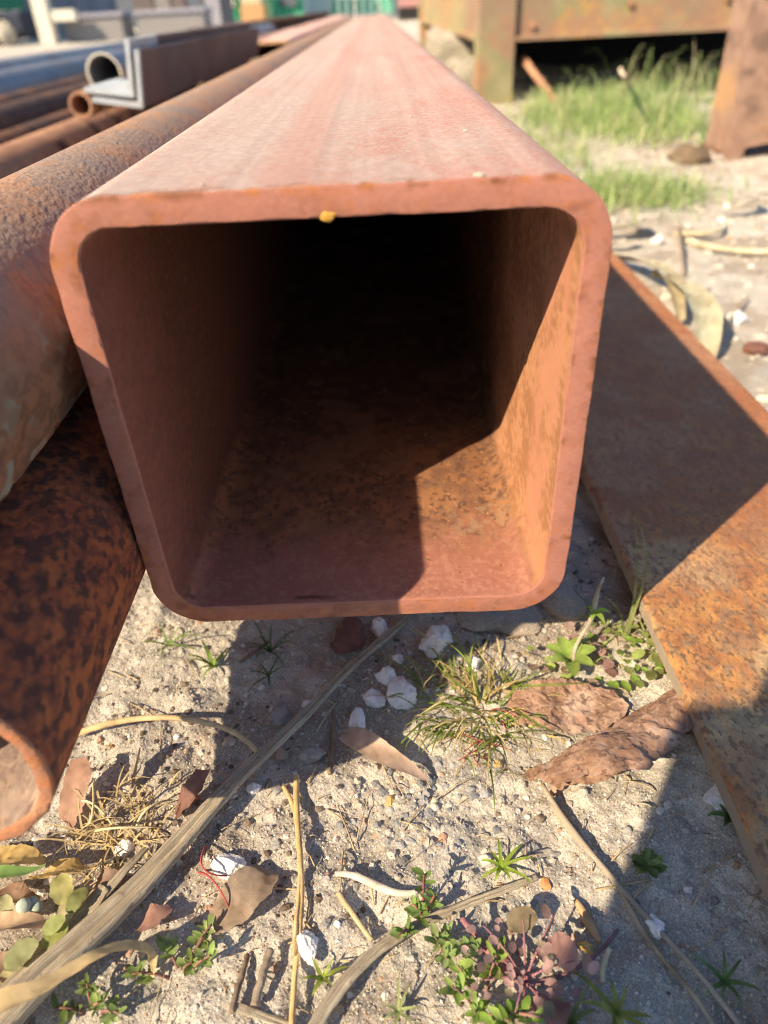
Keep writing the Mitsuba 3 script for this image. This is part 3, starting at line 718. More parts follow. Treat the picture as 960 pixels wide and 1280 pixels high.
for i, (u, c, l) in enumerate([((0.0102, -0.0461, 0), (.52, .38, .16), 'ochre yellow pebble among blue grey gravel'), ((0.0828, -0.0897, 0), (.55, .25, .10), 'round orange pebble right of the little green star plant'),
                               ((0.0953, -0.1177, 0), (.55, .36, .12), 'ochre pebble at the shadow edge right of the purple plant'), ((-0.0793, -0.0082, 0), (.46, .36, .28), 'beige pebble just above the long grey stalk'),
                               ((-0.0495, -0.0147, 0), (.47, .33, .25), 'pinkish pebble tucked under the long grey stalk'), ((-0.0908, -0.0432, 0), (.44, .22, .12), 'reddish pebble in the shade above the stalk'),
                               ((-0.1449, -0.0096, 0), (.60, .25, .09), 'tiny orange pebble between leaf shadows at the left'), ((0.0559, -0.0781, 0), (.62, .60, .56), 'white pebble under the little green star plant'),
                               ((0.0693, -0.0247, 0), (.62, .45, .20), 'orange yellow pebble at the foot of the grass tuft'), ((-0.1662, -0.0639, 0), (.62, .58, .50), 'pale round snail shaped pebble by the pipe end'),
                               ((-0.0638, -0.1080, 0), (.60, .56, .50), 'cream pebble below the flat tan leaf at the lower left')]):
    pebble(u, (.0038, .0034, .0042, .0042, .0048, .003, .0018, .004, .0036, .0048, .003)[i], c, l, None, 100 + i)
r_ = np.random.default_rng(21)
for i in range(48):
    x, y = r_.uniform(-.12, .15), r_.uniform(-.14, .05)
    pebble((x, y), r_.uniform(.0018, .0030), PAL[r_.choice([1, 2, 3, 4, 4, 8, 0])] * r_.uniform(.8, 1.1), 'small grey or beige pebble half sunk in the sandy ground', 'small pebbles in the sandy ground', 200 + i)

# ---------------------------------------------------------------- white stones
for i, (P, s, f_, l) in enumerate([
    ((0.0191, 0.0225, 0), (.0105, .0088, .0105), .75, 'largest white rough stone, in the shade between brown leaf and stalk'),
    ((0.0107, 0.0346, 0), (.0066, .0058, .007), .8, 'small white stone just above the largest one'),
    ((0.0023, 0.0197, 0), (.0050, .0060, .006), .8, 'small white stone left of the largest one'),
    ((-0.0074, 0.0034, 0), (.0095, .0040, .006), .7, 'long white stone chip at the tip of the tan bark chip'),
    ((0.0419, 0.0601, 0), (.0120, .0100, .013), .75, 'round beige white stone under the lip of the square tube'),
    ((0.0640, 0.0428, 0), (.0046, .0042, .005), .8, 'bright white pebble lit by the sun beside the grass tuft'),
    ((0.0066, 0.0762, 0), (.0048, .0090, .008), .8, 'pale grey stone standing under the middle of the tube lip'),
    ((-0.0662, -0.0821, 0), (.0078, .0052, .006), .8, 'white stone on the flat tan leaf below the stalk'),
    ((-0.0265, -0.1186, 0), (.0060, .0044, .006), .8, 'white stone beside the upright straw near the bottom'),
    ((0.1716, -0.0593, 0), (.0056, .0056, .006), .8, 'white stone in the shade close to the flat bar'),
    ((0.1268, -0.1115, 0), (.0042, .0042, .005), .8, 'white pebble lying on the pair of dark straws'),
    ((-0.1212, -0.0684, 0), (.0036, .0042, .005), .8, 'white pebble in the dry roots at the left'),
    ((-0.0382, 0.0180, 0), (.0030, .0035, .004), .8, 'tiny white stone left of the stalk in the shade'),
    ((-0.0614, -0.0388, 0), (.0032, .0035, .004), .8, 'tiny white stone touching the lower side of the stalk'),
    ((0.0170, 0.0492, 0), (.0034, .0030, .004), .8, 'tiny white stone below the round beige one')]):
    one('white_stone', rock(on(P, s[2] * f_ * .62), np.array(s) * 1.12, 300 + i, 4, .34, f_, True), 'm_white_stone', l, 'stone', smooth=30)
one('grey_stone', rock(on((-0.0319, -0.0180, 0), .003), (.0085, .007, .007), 331, 3, .3, .7, True), 'm_grey_stone', 'grey stone in the shade right of the stalk', 'stone', smooth=30)
one('grey_stone', rock(on((-0.0531, 0.0099, 0), .002), (.010, .006, .006), 332, 3, .3, .6, True), 'm_grey_stone', 'flat grey stone in the shade left of the stalk', 'stone', smooth=30)
one('brick_piece', rock(on((-0.0139, 0.0686, 0), .004), (.012, .016, .009), 333, 3, .3, .7, True), 'm_brick', 'dark red piece of brick under the tube lip, left of the pale stone', 'brick', smooth=30)
for i, (u, s) in enumerate([((0.0940, 0.0811, 0), .02), ((0.1278, 0.0907, 0), .018), ((0.0726, 0.0800, 0), .016)]):
    one('soil_lump', rock(on(u, .002), (s, s * .7, s * .5), 340 + i, 3, .3, .7), 'm_soil', ('lump of soil under the tube, middle one', 'lump of soil under the tube, nearest the flat bar', 'lump of soil under the tube, nearest the beige stone')[i], 'soil', smooth=True)

# ---------------------------------------------------------------- the long stalk and other dry stems
stalk_prof = np.array([(-1, .05), (-.86, .42), (-.55, .62), (-.25, .58), (-.06, .40), (.05, .34), (.2, .48), (.5, .66), (.82, .50), (1, .05), (.7, -.35), (0, -.45), (-.7, -.35)])
st = thing('dry_stalk', 'long grooved grey tan plant stalk crossing the ground from the lower left corner', 'stalk')
put('stem', sweep([on((-0.1515, -0.1591, 0.016)), on((-0.1328, -0.1301, 0.013)), on((-0.1062, -0.0954, 0.011)), on((-0.0710, -0.0424, 0.01)), on((-0.0375, 0.0033, 0.009)), on((-0.0110, 0.0394, 0.008)), on((0.0222, 0.0790, 0.006)), on((0.0368, 0.1046, 0.003))],
    stalk_prof, (.0088, .0074, .0058, .0043, .0036, .0032, .0030, .0024), 130, wob=.0009, seed=3), 'm_stalk', st, smooth=50)
put('side_strip', sweep([on((-0.1611, -0.1571, 0.01)), on((-0.1433, -0.1250, 0.008)), on((-0.1266, -0.1028, 0.008)), on((-0.1114, -0.0799, 0.007)), on((-0.1081, -0.0723, 0.005))], stalk_prof * [1, .6], (.0062, .0052, .0040, .0028, .0016), 50, wob=.0008, seed=9), 'm_stalk', st, smooth=50)
one('arched_stem', twig([on((-0.1677, -0.0019, 0.004)), on((-0.1408, -0.0021, 0.012)), on((-0.1105, -0.0024, 0.015)), on((-0.0855, -0.0058, 0.013)), on((-0.0691, -0.0138, 0.01)), on((-0.0594, -0.0215, 0.006))], .0017, 40, 7, (1.2, 1, .9, .8), .0005, 2), 'm_grain',
    'thin pale stem arched from the pipe to the long stalk', 'stem', smooth=True, color=(.60, .45, .25))
DRY = (.56, .44, .26); PALE = (.64, .54, .36); GREYT = (.40, .33, .25); BRN = (.27, .17, .11)
def straw(pts, r, col_, label, cat='straw', tp=(1, .8), wob=.0006, n=30, k=6):
    return one(cat if cat != 'straw' else 'straw', twig([on(p) for p in pts], r, n, k, tp, wob, len(labels)), 'm_grain', label, cat, smooth=True, color=col_)
straw([(-0.0390, -0.0328, 0.004), (-0.0345, -0.0689, 0.005), (-0.0307, -0.0993, 0.005), (-0.0308, -0.1251, 0.004), (-0.0305, -0.1478, 0.003)], .0016, (.62, .43, .20), 'upright golden straw from the tube shadow to the bottom edge')
straw([(-0.0455, -0.0383, 0.002), (-0.0360, -0.0605, 0.005), (-0.0320, -0.0961, 0.006), (-0.0319, -0.1223, 0.005)], .0012, (.58, .42, .22), 'second golden straw twisted with the upright one')
straw([(-0.0157, -0.0872, 0.003), (-0.0061, -0.0892, 0.005), (0.0068, -0.0946, 0.004), (0.0222, -0.0957, 0.003)], .0017, (.70, .62, .50), 'whitish crooked straw beside the blue grey gravel', tp=(.7, 1.2, .8))
straw([(-0.0139, -0.0960, 0.003), (-0.0078, -0.1043, 0.003), (0.0016, -0.1158, 0.002)], .0013, DRY, 'short slanting straw below the whitish one')
straw([(0.0893, -0.0429, 0.008), (0.1004, -0.0702, 0.006), (0.1135, -0.0932, 0.005), (0.1234, -0.1082, 0.005), (0.1362, -0.1313, 0.004), (0.1485, -0.1527, 0.004)], .0015, GREYT, 'long dark straw running down to the right into shade, upper one of two')
straw([(0.0935, -0.0489, 0.003), (0.1048, -0.0772, 0.004), (0.1148, -0.0956, 0.004), (0.1194, -0.1103, 0.004), (0.1291, -0.1326, 0.004), (0.1382, -0.1550, 0.004)], .0013, (.45, .36, .24), 'long straw running beside the dark one, lower of the two')
straw([(0.0944, -0.0983, 0.002), (0.0978, -0.1058, 0.003), (0.1011, -0.1166, 0.003)], .0022, (.50, .33, .18), 'short brown bark strip beside the two long straws', tp=(.6, 1.2, .6))
straw([(-0.0462, -0.1400, 0.004), (-0.0444, -0.1304, 0.007), (-0.0417, -0.1200, 0.006)], .0021, (.30, .24, .18), 'thick brown twig near the bottom edge, left one', cat='twig', wob=.0014)
straw([(-0.0552, -0.1422, 0.003), (-0.0540, -0.1320, 0.004), (-0.0526, -0.1194, 0.003)], .0015, (.26, .20, .15), 'thick brown twig near the bottom edge, farthest left', cat='twig', wob=.0014)
straw([(-0.0217, -0.0312, 0.002), (-0.0215, -0.0135, 0.004), (-0.0210, 0.0109, 0.002)], .0013, (.24, .17, .11), 'short dark twig standing in the shade by the bark chip', cat='twig')
straw([(-0.0824, 0.0497, 0.002), (-0.0741, 0.0575, 0.004), (-0.0666, 0.0676, 0.004)], .0012, (.22, .15, .11), 'short dark twig among grass below the tube corner', cat='twig')
straw([(0.0647, -0.1330, 0.002), (0.1028, -0.1188, 0.006), (0.1094, -0.1130, 0.007)], .0010, (.26, .15, .16), 'thin purple brown twig reaching from the purple plant', cat='twig')
straw([(0.0978, -0.1328, 0.003), (0.1005, -0.1251, 0.01), (0.1025, -0.1229, 0.012)], .0012, (.58, .52, .36), 'short pale straw stump beside the purple plant')
straw([(0.0608, -0.1258, 0.003), (0.0496, -0.1190, 0.008), (0.0442, -0.1142, 0.012), (0.0409, -0.1122, 0.015)], .0026, (.34, .16, .17), 'thick purple stem sticking up from the purple plant', cat='stem', tp=(1.2, .9, .5))
one('flat_stalk', sweep([on((0.0786, -0.0886, 0.004)), on((0.0505, -0.0986, 0.004)), on((0.0208, -0.1104, 0.005)), on((-0.0019, -0.1251, 0.006)), on((-0.0162, -0.1410, 0.008)), on((-0.0246, -0.1554, 0.01))], stalk_prof * [1, .7], (.0014, .0018, .0022, .0026, .0030, .0034), 70, wob=.0012, seed=8), 'm_stalk',
    'flattened tan stalk from the bottom edge to the little star plant', 'stalk', smooth=50)
one('wood_splinter', sweep([on((-0.0557, -0.1394, 0.003)), on((-0.0193, -0.1500, 0.004))], stalk_prof * [1, .6], (.0016, .0020, .0014), 16, wob=.001), 'm_stalk', 'grey wood splinter at the bottom edge left of the golden straw', 'splinter', smooth=50)
one('wood_splinter', sweep([on((-0.1297, -0.1063, 0.006)), on((-0.1248, -0.0994, 0.008)), on((-0.1206, -0.0923, 0.01))], stalk_prof, (.0044, .005, .0035), 16, wob=.001), 'm_stalk', 'pale wood splinter standing beside the round yellow green leaf', 'splinter', smooth=50)
one('curled_dry_leaf', ribbon([on((-0.1402, -0.1538, 0.04)), on((-0.1247, -0.1485, 0.044)), on((-0.1139, -0.1408, 0.04)), on((-0.1047, -0.1317, 0.034)), on((-0.0976, -0.1254, 0.028)), on((-0.0923, -0.1237, 0.022)), on((-0.0903, -0.1250, 0.012)), on((-0.0924, -0.1270, 0.004))],
    (.0076, .0066, .0052, .0040, .0030, .0024, .0020, .0006), 50, 7, cup=.3, roll=(.5, .5, .4, .2, .2), crumple=.0012, ragged=.1, seed=4), 'm_dry',
    'long curled yellow dry blade lying over the stalk in the lower left corner', 'dry blade', smooth=True, color=(.64, .50, .28))

# ---------------------------------------------------------------- dead leaves and chips
one('bark_chip', ribbon([on((-0.0145, -0.0069, 0.006)), on((-0.0029, -0.0168, 0.011)), on((0.0101, -0.0273, 0.013)), on((0.0213, -0.0330, 0.01)), on((0.0311, -0.0372, 0.005))], (.0052, .0076, .0074, .0066, .0052, .0034, .0008), 32, 9, cup=.2, roll=.05, crumple=.0008, ragged=.10, seed=3), 'm_dry',
    'smooth tan bark chip half in the shade beside the white stones', 'bark', smooth=True, color=(.58, .42, .31))
def deadleaf(pts, w, label, mat='m_dead_leaf', cup=.3, roll=.2, cr=.006, rg=.24, seed=1, n=44, m=22, freq=70, color=None, cat='dead leaf', name='dead_leaf'):
    return one(name, ribbon([on(p) for p in pts], w, n, m, cup=cup, roll=roll, crumple=cr, ragged=rg, seed=seed, freq=freq), mat, label, cat, smooth=True, color=color)
deadleaf([(0.0809, 0.0011, 0.005), (0.0950, 0.0022, 0.012), (0.1094, 0.0010, 0.014), (0.1249, -0.0003, 0.012), (0.1425, 0.0043, 0.008)], (.006, .016, .017, .015, .006), 'flat crumpled brown leaf below the clover, farther from the viewer', seed=5, roll=-.1, cup=.15, cr=.0030, freq=120, n=60, m=34)
deadleaf([(0.0838, -0.0339, 0.004), (0.0947, -0.0358, 0.018), (0.1101, -0.0360, 0.026), (0.1336, -0.0258, 0.024), (0.1586, -0.0110, 0.016), (0.1839, 0.0048, 0.012)], (.005, .021, .026, .022, .017, .006), 'large curled brown leaf with holes, pointing at the flat bar', seed=9, roll=(.9, .75, .55, .4), cup=-.42, cr=.0036, freq=110, n=70, m=40)
deadleaf([(0.0928, -0.0444, 0.003), (0.1001, -0.0413, 0.014), (0.1139, -0.0413, 0.018), (0.1309, -0.0346, 0.012)], (.003, .011, .012, .003), 'folded front lobe of the large curled brown leaf', seed=13, roll=(1.1, .9, .7), cup=-.6, cr=.0028, freq=120)
deadleaf([(-0.1566, -0.0538, 0.001), (-0.1532, -0.0461, 0.01), (-0.1519, -0.0362, 0.016), (-0.1526, -0.0277, 0.019)], (.006, .0085, .008, .0045), 'rough brick red leaf scrap standing beside the pipe end', mat='m_dry', color=(.42, .26, .19), seed=21, roll=.15, cup=.1, cr=.0016, rg=.3, n=24, m=12)
deadleaf([(-0.0987, -0.0530, 0.002), (-0.0911, -0.0462, 0.01), (-0.0861, -0.0337, 0.014)], (.0035, .0075, .0045), 'brown red leaf scrap at the shadow edge above the stalk', mat='m_dry', color=(.27, .15, .12), seed=22, roll=.3, cup=.3, cr=.0015, n=24, m=12)
deadleaf([(-0.1263, -0.0345, 0.001), (-0.1240, -0.0285, 0.01), (-0.1228, -0.0208, 0.013)], (.003, .006, .003), 'small dark leaf scrap standing in the sand at the left', mat='m_dry', color=(.24, .17, .13), seed=23, roll=1.1, cup=.2, cr=.001, n=20, m=9)
deadleaf([(-0.0695, -0.1075, 0.003), (-0.0600, -0.1005, 0.006), (-0.0530, -0.0924, 0.007), (-0.0470, -0.0836, 0.004)], (.006, .0105, .0105, .006), 'flat tan leaf with a dark vein under the white stone', mat='m_dry', color=(.42, .33, .25), seed=24, roll=.1, cup=.12, cr=.0012, rg=.12)
deadleaf([(-0.1031, -0.1058, 0.003), (-0.0936, -0.1045, 0.008), (-0.0893, -0.1009, 0.005)], (.003, .0065, .002), 'pinkish brown leaf tip under the long stalk', mat='m_dry', color=(.42, .25, .21), seed=25, roll=.2, cup=.2, cr=.001, n=20, m=9)
deadleaf([(-0.1290, -0.0877, 0.004), (-0.1225, -0.0869, 0.008), (-0.1178, -0.0853, 0.006)], (.003, .0055, .003), 'small brown leaf scrap left of the long stalk', mat='m_dry', color=(.36, .25, .19), seed=26, roll=.2, cup=.2, cr=.001, n=20, m=9)
deadleaf([(-0.1872, -0.0753, 0.006), (-0.1696, -0.0778, 0.014), (-0.1604, -0.0789, 0.014), (-0.1546, -0.0790, 0.008)], (.009, .0085, .0075, .004), 'ochre crumbled leaf at the left edge under a green blade', mat='m_dry', color=(.66, .48, .20), seed=27, roll=.5, cup=.25, cr=.002, rg=.2)
deadleaf([(-0.1559, -0.0833, 0.006), (-0.1438, -0.0855, 0.014), (-0.1356, -0.0843, 0.014), (-0.1312, -0.0798, 0.008)], (.004, .0075, .007, .005), 'ochre crumbled leaf right of the green blade', mat='m_dry', color=(.68, .49, .20), seed=28, roll=.6, cup=.25, cr=.002, rg=.25)
deadleaf([(-0.1704, -0.1091, 0.01), (-0.1536, -0.1099, 0.016), (-0.1437, -0.1091, 0.015), (-0.1395, -0.1075, 0.008)], (.007, .0065, .005, .001), 'tan curled leaf at the left edge above the round green leaf', mat='m_dry', color=(.60, .43, .28), seed=29, roll=.5, cup=.4, cr=.0012, rg=.1)
deadleaf([(-0.1661, -0.1197, 0.004), (-0.1549, -0.1250, 0.009), (-0.1500, -0.1271, 0.006)], (.004, .007, .003), 'brown leaf scrap at the left edge in the lower corner', mat='m_dry', color=(.40, .28, .20), seed=30, roll=.3, cup=.3, cr=.002)
deadleaf([(-0.1756, -0.0864, 0.003), (-0.1631, -0.0922, 0.008), (-0.1548, -0.0920, 0.004)], (.004, .006, .002), 'dull brown leaf scrap under the ochre leaf', mat='m_dry', color=(.34, .22, .16), seed=31, roll=.3, cup=.3, cr=.002)
deadleaf([(0.0700, -0.1474, 0.004), (0.0727, -0.1458, 0.012), (0.0772, -0.1406, 0.01)], (.004, .008, .004), 'pale pink fleshy leaf at the bottom edge of the purple plant', mat='m_leaf', color=(.42, .25, .22), seed=32, roll=.2, cup=.3, cr=.0005, rg=.03, n=20, m=9, cat='leaf', name='fleshy_leaf')

def rleaf(P, r, col_, label, tilt=.3, yaw=0.0, parent=None, name='leaf', mat='m_leaf', asp=.78):
    """a small rounded leaf"""
    d = np.array([math.cos(yaw), math.sin(yaw), tilt]) * r
    m_ = ribbon([P - d, P, P + d * [1, 1, .6]], lambda s: r * asp * max(.06, math.sin(math.pi * min(1, .02 + .96 * s))) ** .55, 14, 9, cup=.22, crumple=.0004 if r < .005 else .0016, ragged=.0 if r < .005 else .22, freq=120, seed=int(abs(P[0]) * 9e4) % 97)
    if parent:
        return put(name, m_, mat, parent, smooth=True, color=col_)
    return one(name, m_, mat, label, 'leaf', smooth=True, color=col_)

rleaf(on((-0.1387, -0.0947, 0.016)), .0066, (.50, .48, .20), 'round yellow green leaf at the lower left, upper one', .35, 2.0)
rleaf(on((-0.1303, -0.0996, 0.014)), .0056, (.27, .29, .12), 'round dark green leaf overlapping the yellow green one', .25, 1.0)
rleaf(on((-0.1353, -0.1024, 0.01)), .0055, (.52, .45, .28), 'pale withered leaf below the round yellow green leaf', .2, 1.4)
rleaf(on((-0.1469, -0.1211, 0.014)), .0075, (.36, .38, .20), 'large dull green round leaf at the left edge', .25, .5)
rleaf(on((-0.1350, -0.1143, 0.012)), .0060, (.34, .37, .13), 'small green leaf left of the stalk, near the tan curled leaf', .3, .8)
rleaf(on((-0.1361, -0.1107, 0.015)), .0050, (.40, .45, .18), 'small light green leaf above the other small one', .3, .4)
rleaf(on((-0.1644, -0.1005, 0.013)), .0058, (.46, .45, .26), 'pale green leaf at the left edge below the ochre leaf', .3, 1.9)
rleaf(on((-0.1488, -0.1299, 0.008)), .0080, (.48, .44, .24), 'yellowish broad leaf at the left edge beside the stalk', .2, 1.4)
bd = thing('bud_cluster', 'cluster of pale blue green round buds at the lower left', 'plant')
for i, (u, s) in enumerate([((-0.1569, -0.1037, 0.012), .003), ((-0.1528, -0.1032, 0.013), .003), ((-0.1530, -0.1020, 0.017), .0032), ((-0.1507, -0.0994, 0.015), .0026), ((-0.1486, -0.1011, 0.014), .0026)]):
    put('bud', rock(on(u), s, 400 + i, 2, .1, .9), 'm_grain', bd, smooth=True, color=(.42, .47, .38))
one('green_blade', ribbon([on((-0.1745, -0.0900, 0.022)), on((-0.1609, -0.0900, 0.024)), on((-0.1531, -0.0876, 0.023)), on((-0.1491, -0.0843, 0.02))], (.0042, .0040, .0028, .0003), 20, 5, cup=.3, roll=.3), 'm_leaf', 'broad light green blade on the ochre leaf at the left edge', 'grass blade', smooth=True, color=(.30, .50, .16))

# ---------------------------------------------------------------- living plants
GRN = np.array([.17, .30, .06]); YGR = np.array([.36, .42, .10]); DGR = np.array([.10, .20, .06])
def blade(P, yaw, L, w, lift=.6, droop=.5, n=8, seed=0, twist=0.0):
    d = np.array([math.cos(yaw), math.sin(yaw), 0])
    pts = [P, P + d * L * .35 + [0, 0, L * lift * .45], P + d * L * .7 + [0, 0, L * lift * (.75 - .2 * droop)], P + d * L + [0, 0, L * lift * (.8 - .9 * droop)]]
    return ribbon(pts, lambda s: w * bladew(s), n, 3, cup=.35, roll=twist)

def rosette(P, n, L, w, label, col_, lift=.5, seed=0, droop=.5, cat='plant', name='star_plant'):
    r = np.random.default_rng(seed)
    t_ = thing(name, label, cat)
    for i in range(n):
        yaw = 6.283 * i / n + r.uniform(-.35, .35)
        put('leaf', blade(on(P), yaw, L * r.uniform(.45, 1.05), w * r.uniform(.55, .95), lift * r.uniform(.5, 1.5), droop), 'm_leaf', t_, smooth=True, color=np.array(col_) * r.uniform(.75, 1.25))
    return t_

rosette((0.0626, -0.0834, 0.003), 9, .0165, .0017, 'little bright green star shaped plant on open sand in front of the grass tuft', (.30, .42, .07), .5, 1)
rosette((0.0997, -0.1451, 0.003), 8, .021, .0019, 'yellow green star shaped plant at the bottom edge in the shade', (.34, .36, .10), .7, 2, .3)
rosette((0.1465, -0.1351, 0.003), 9, .016, .0014, 'dark green narrow leaved plant in the shade by the long straws', (.20, .30, .11), .6, 3)
rosette((0.0805, -0.1466, 0.003), 7, .016, .0016, 'dark green star plant at the bottom edge under the purple plant', (.28, .34, .14), .7, 4, .3)
rosette((-0.0196, -0.1296, 0.003), 6, .013, .0016, 'small green tuft beside the golden straw near the bottom', (.34, .42, .10), .8, 5, .2)
rosette((0.0121, -0.1423, 0.003), 7, .014, .0012, 'pale green small tuft at the bottom edge left of the green sprigs', (.34, .40, .17), .5, 6)
rosette((0.1730, -0.0691, 0.003), 6, .011, .0024, 'dark green weed in the shade under the edge of the flat bar', (.16, .26, .10), .6, 7)
rosette((-0.1301, 0.0634, 0.003), 9, .028, .0011, 'thin grass plant with long blades in sun below the tube corner, leftmost', (.20, .30, .08), .5, 8, .6, 'grass', 'grass_plant')
rosette((-0.0982, 0.0456, 0.003), 11, .018, .0013, 'small bright grass plant at the edge of the tube shadow', (.24, .36, .08), .7, 9, .3, 'grass', 'grass_plant')
rosette((-0.0641, 0.0579, 0.003), 10, .026, .0010, 'thin dark grass plant in the shade below the tube lip', (.10, .16, .06), .8, 10, .3, 'grass', 'grass_plant')
rosette((-0.0636, 0.0413, 0.003), 6, .022, .0009, 'thin dark grass plant in the shade, lower one', (.12, .18, .06), .4, 14, .5, 'grass', 'grass_plant')

def sprig(P, n, label, cols, R=.020, seed=0, leaf=.0036, H=.016, stem=(.30, .16, .13), name='leafy_weed', nl=11):
    """stems that carry whorls of small leaves"""
    r = np.random.default_rng(seed)
    t_ = thing(name, label, 'weed')
    for i in range(n):
        a, d = r.uniform(0, 6.28), R * r.uniform(.15, 1)
        b = on((P[0] + .3 * d * math.cos(a), P[1] + .3 * d * math.sin(a)))
        top = on((P[0] + d * math.cos(a), P[1] + d * math.sin(a))) + [0, 0, H * r.uniform(.4, 1.1)]
        put('stem', twig([b, (b + top) / 2 + [0, 0, .003], top], .0007, 8, 5, (1, .7)), 'm_grain', t_, smooth=True, color=stem)
        for k in range(nl):
            ya = 6.283 * k / nl * 1.7 + r.uniform(-.5, .5)
            s = leaf * r.uniform(.45, 1.1)
            f_ = r.uniform(.35, 1)
            q = b * (1 - f_) + top * f_ + np.array([math.cos(ya) * s, math.sin(ya) * s, s * .5])
            rleaf(q, s, np.array(cols[r.integers(len(cols))]) * r.uniform(.7, 1.25), '', r.uniform(.1, 1.4), ya, t_, asp=r.uniform(.32, .6))
    return t_

G1 = [(.30, .42, .13), (.38, .48, .19), (.24, .34, .12)]
sprig((-0.0805, -0.1258, 0), 6, 'bright green leafy weed at the lower left, between stalk and twigs', G1, .020, 1, .0030, .012)
sprig((-0.1144, -0.1385, 0), 4, 'pale green leafy weed at the bottom edge under the yellow blade', G1, .014, 2, .0030, .012)
sprig((0.0235, -0.1063, 0), 5, 'green weed with red stems lying over the flattened stalk', [(.20, .30, .09), (.26, .38, .11)], .020, 3, .0028, .016, (.32, .12, .11))
sprig((0.0329, -0.1191, 0), 5, 'green leafy weed just left of the purple plant', G1, .018, 4, .0028, .014)
sprig((0.0456, -0.1399, 0), 7, 'dense green leafy weed at the bottom edge before the purple plant', [(.26, .40, .08), (.34, .46, .12)], .024, 5, .0034, .016)
sprig((0.1318, -0.0868, 0), 5, 'dull green rosette weed at the edge of the big shadow on the right', [(.20, .27, .10), (.26, .34, .13)], .010, 6, .0034, .010)
PUR = [(.36, .23, .22), (.44, .29, .28), (.28, .19, .18), (.50, .34, .31), (.36, .31, .21)]
pu = thing('purple_weed', 'purple and pinkish fleshy leaved weed at the bottom right of centre', 'weed')
rr = np.random.default_rng(9)
for i in range(70):
    a, d = rr.uniform(0, 6.28), (.026) * rr.uniform(0, 1) ** .6
    c0 = (0.0651, -0.1317, 0)
    P = on((c0[0] + d * math.cos(a) * 1.1, c0[1] + d * math.sin(a) * .9)) + [0, 0, rr.uniform(.003, .020)]
    rleaf(P, rr.uniform(.0014, .0031), np.array(PUR[rr.integers(5)]) * rr.uniform(.8, 1.25), '', rr.uniform(-.2, .7), rr.uniform(0, 6.28), pu)
for i in range(10):
    a, d = rr.uniform(0, 6.28), .028 * rr.uniform(.3, 1)
    c0 = (0.0651, -0.1317, 0)
    b = on(c0); e_ = on((c0[0] + d * math.cos(a), c0[1] + d * math.sin(a))) + [0, 0, rr.uniform(.006, .02)]
    put('stem', twig([b, (b + e_) / 2 + [0, 0, .005], e_], .0006, 8, 5), 'm_grain', pu, smooth=True, color=(.32, .15, .17))
rleaf(on((0.0813, -0.1264, 0.016)), .0065, (.52, .30, .26), 'pink sunlit round leaf at the right of the purple weed', .6, 1.9)
rleaf(on((0.0670, -0.1116, 0.012)), .0068, (.30, .24, .15), 'round olive brown leaf above the purple weed', .2, .3)
cl = thing('clover_patch', 'patch of pink and green clover like leaves between the tube corner and the flat bar', 'weed')
rr = np.random.default_rng(12)
for i in range(70):
    u = (0.1420, 0.0416, 0)
    a, d = rr.uniform(0, 6.28), rr.uniform(0, 1) ** .6
    x, y = u[0] + .050 * d * math.cos(a), u[1] + .030 * d * math.sin(a)
    pk = (x < u[0] + .005) and (rr.uniform() < .62)
    col_ = np.array([(.42, .26, .24), (.36, .22, .20), (.46, .32, .27)][rr.integers(3)] if pk else [(.26, .40, .08), (.36, .46, .14), (.30, .34, .13)][rr.integers(3)])
    rleaf(on((x, y)) + [0, 0, rr.uniform(.002, .011)], rr.uniform(.0018, .0042), col_ * rr.uniform(.8, 1.2), '', rr.uniform(-.1, .6), rr.uniform(0, 6.28), cl)
gl = thing('lobed_weed', 'bright green lobed weed with thick narrow leaves above the crumpled brown leaf', 'weed')
for i, (ya, L) in enumerate([(0.2, .016), (1.0, .014), (1.9, .014), (2.7, .015), (3.6, .014), (4.6, .018), (5.5, .015)]):
    P = on((0.1218, 0.0384, 0.006))
    put('leaf', ribbon([P, P + [math.cos(ya) * L * .5, math.sin(ya) * L * .5, .007], P + [math.cos(ya) * L, math.sin(ya) * L, .008]], lambda s: .0012 + .0030 * max(0, math.sin(math.pi * min(1, s ** 1.3))), 10, 5, cup=.25), 'm_leaf', gl, smooth=True, color=(.36, .50, .12))
for i in range(6):
    rosette(on((0.1629, 0.0458, 0)) + [rr.uniform(-.02, .025), rr.uniform(-.03, .03), -float(hgt(.17, .03))], 7, .018, .0011, 'fine bright green grass beside the flat bar', (.36, .46, .14), .8, 40 + i, .4, 'grass', 'grass_plant')
    labels[[k for k in labels if k.startswith('grass_plant') and '__' not in k][-1]]['group'] = 'fine grass beside the flat bar'
one('broken_stem', twig([on((0.1255, 0.0324, 0.004)), on((0.1282, 0.0458, 0.016)), on((0.1347, 0.0505, 0.028)), on((0.1361, 0.0517, 0.038)), on((0.1406, 0.0570, 0.056))], .0013, 26, 6, (1.2, 1, 1.3, .7), .0008), 'm_grain', 'broken grey green stem standing before the tube corner', 'stem', smooth=True, color=(.44, .40, .30))
lo_ax = thing('sprout', 'tiny fresh green sprout on the broken stem', 'sprout')
for i, (ya, L) in enumerate([(0.1, .010), (2.0, .007), (5.2, .009), (4.2, .006)]):
    P = on((0.1356, 0.0491, 0.036))
    put('leaf', ribbon([P, P + [math.cos(ya) * L * .5, math.sin(ya) * L * .5, .002], P + [math.cos(ya) * L, math.sin(ya) * L, -.001]], lambda s: .0018 * leafshape(s), 8, 3), 'm_leaf', lo_ax, smooth=True, color=(.34, .50, .10))
tg = thing('tall_grass', 'two tall thin grass blades arching before the shaded flat bar', 'grass')
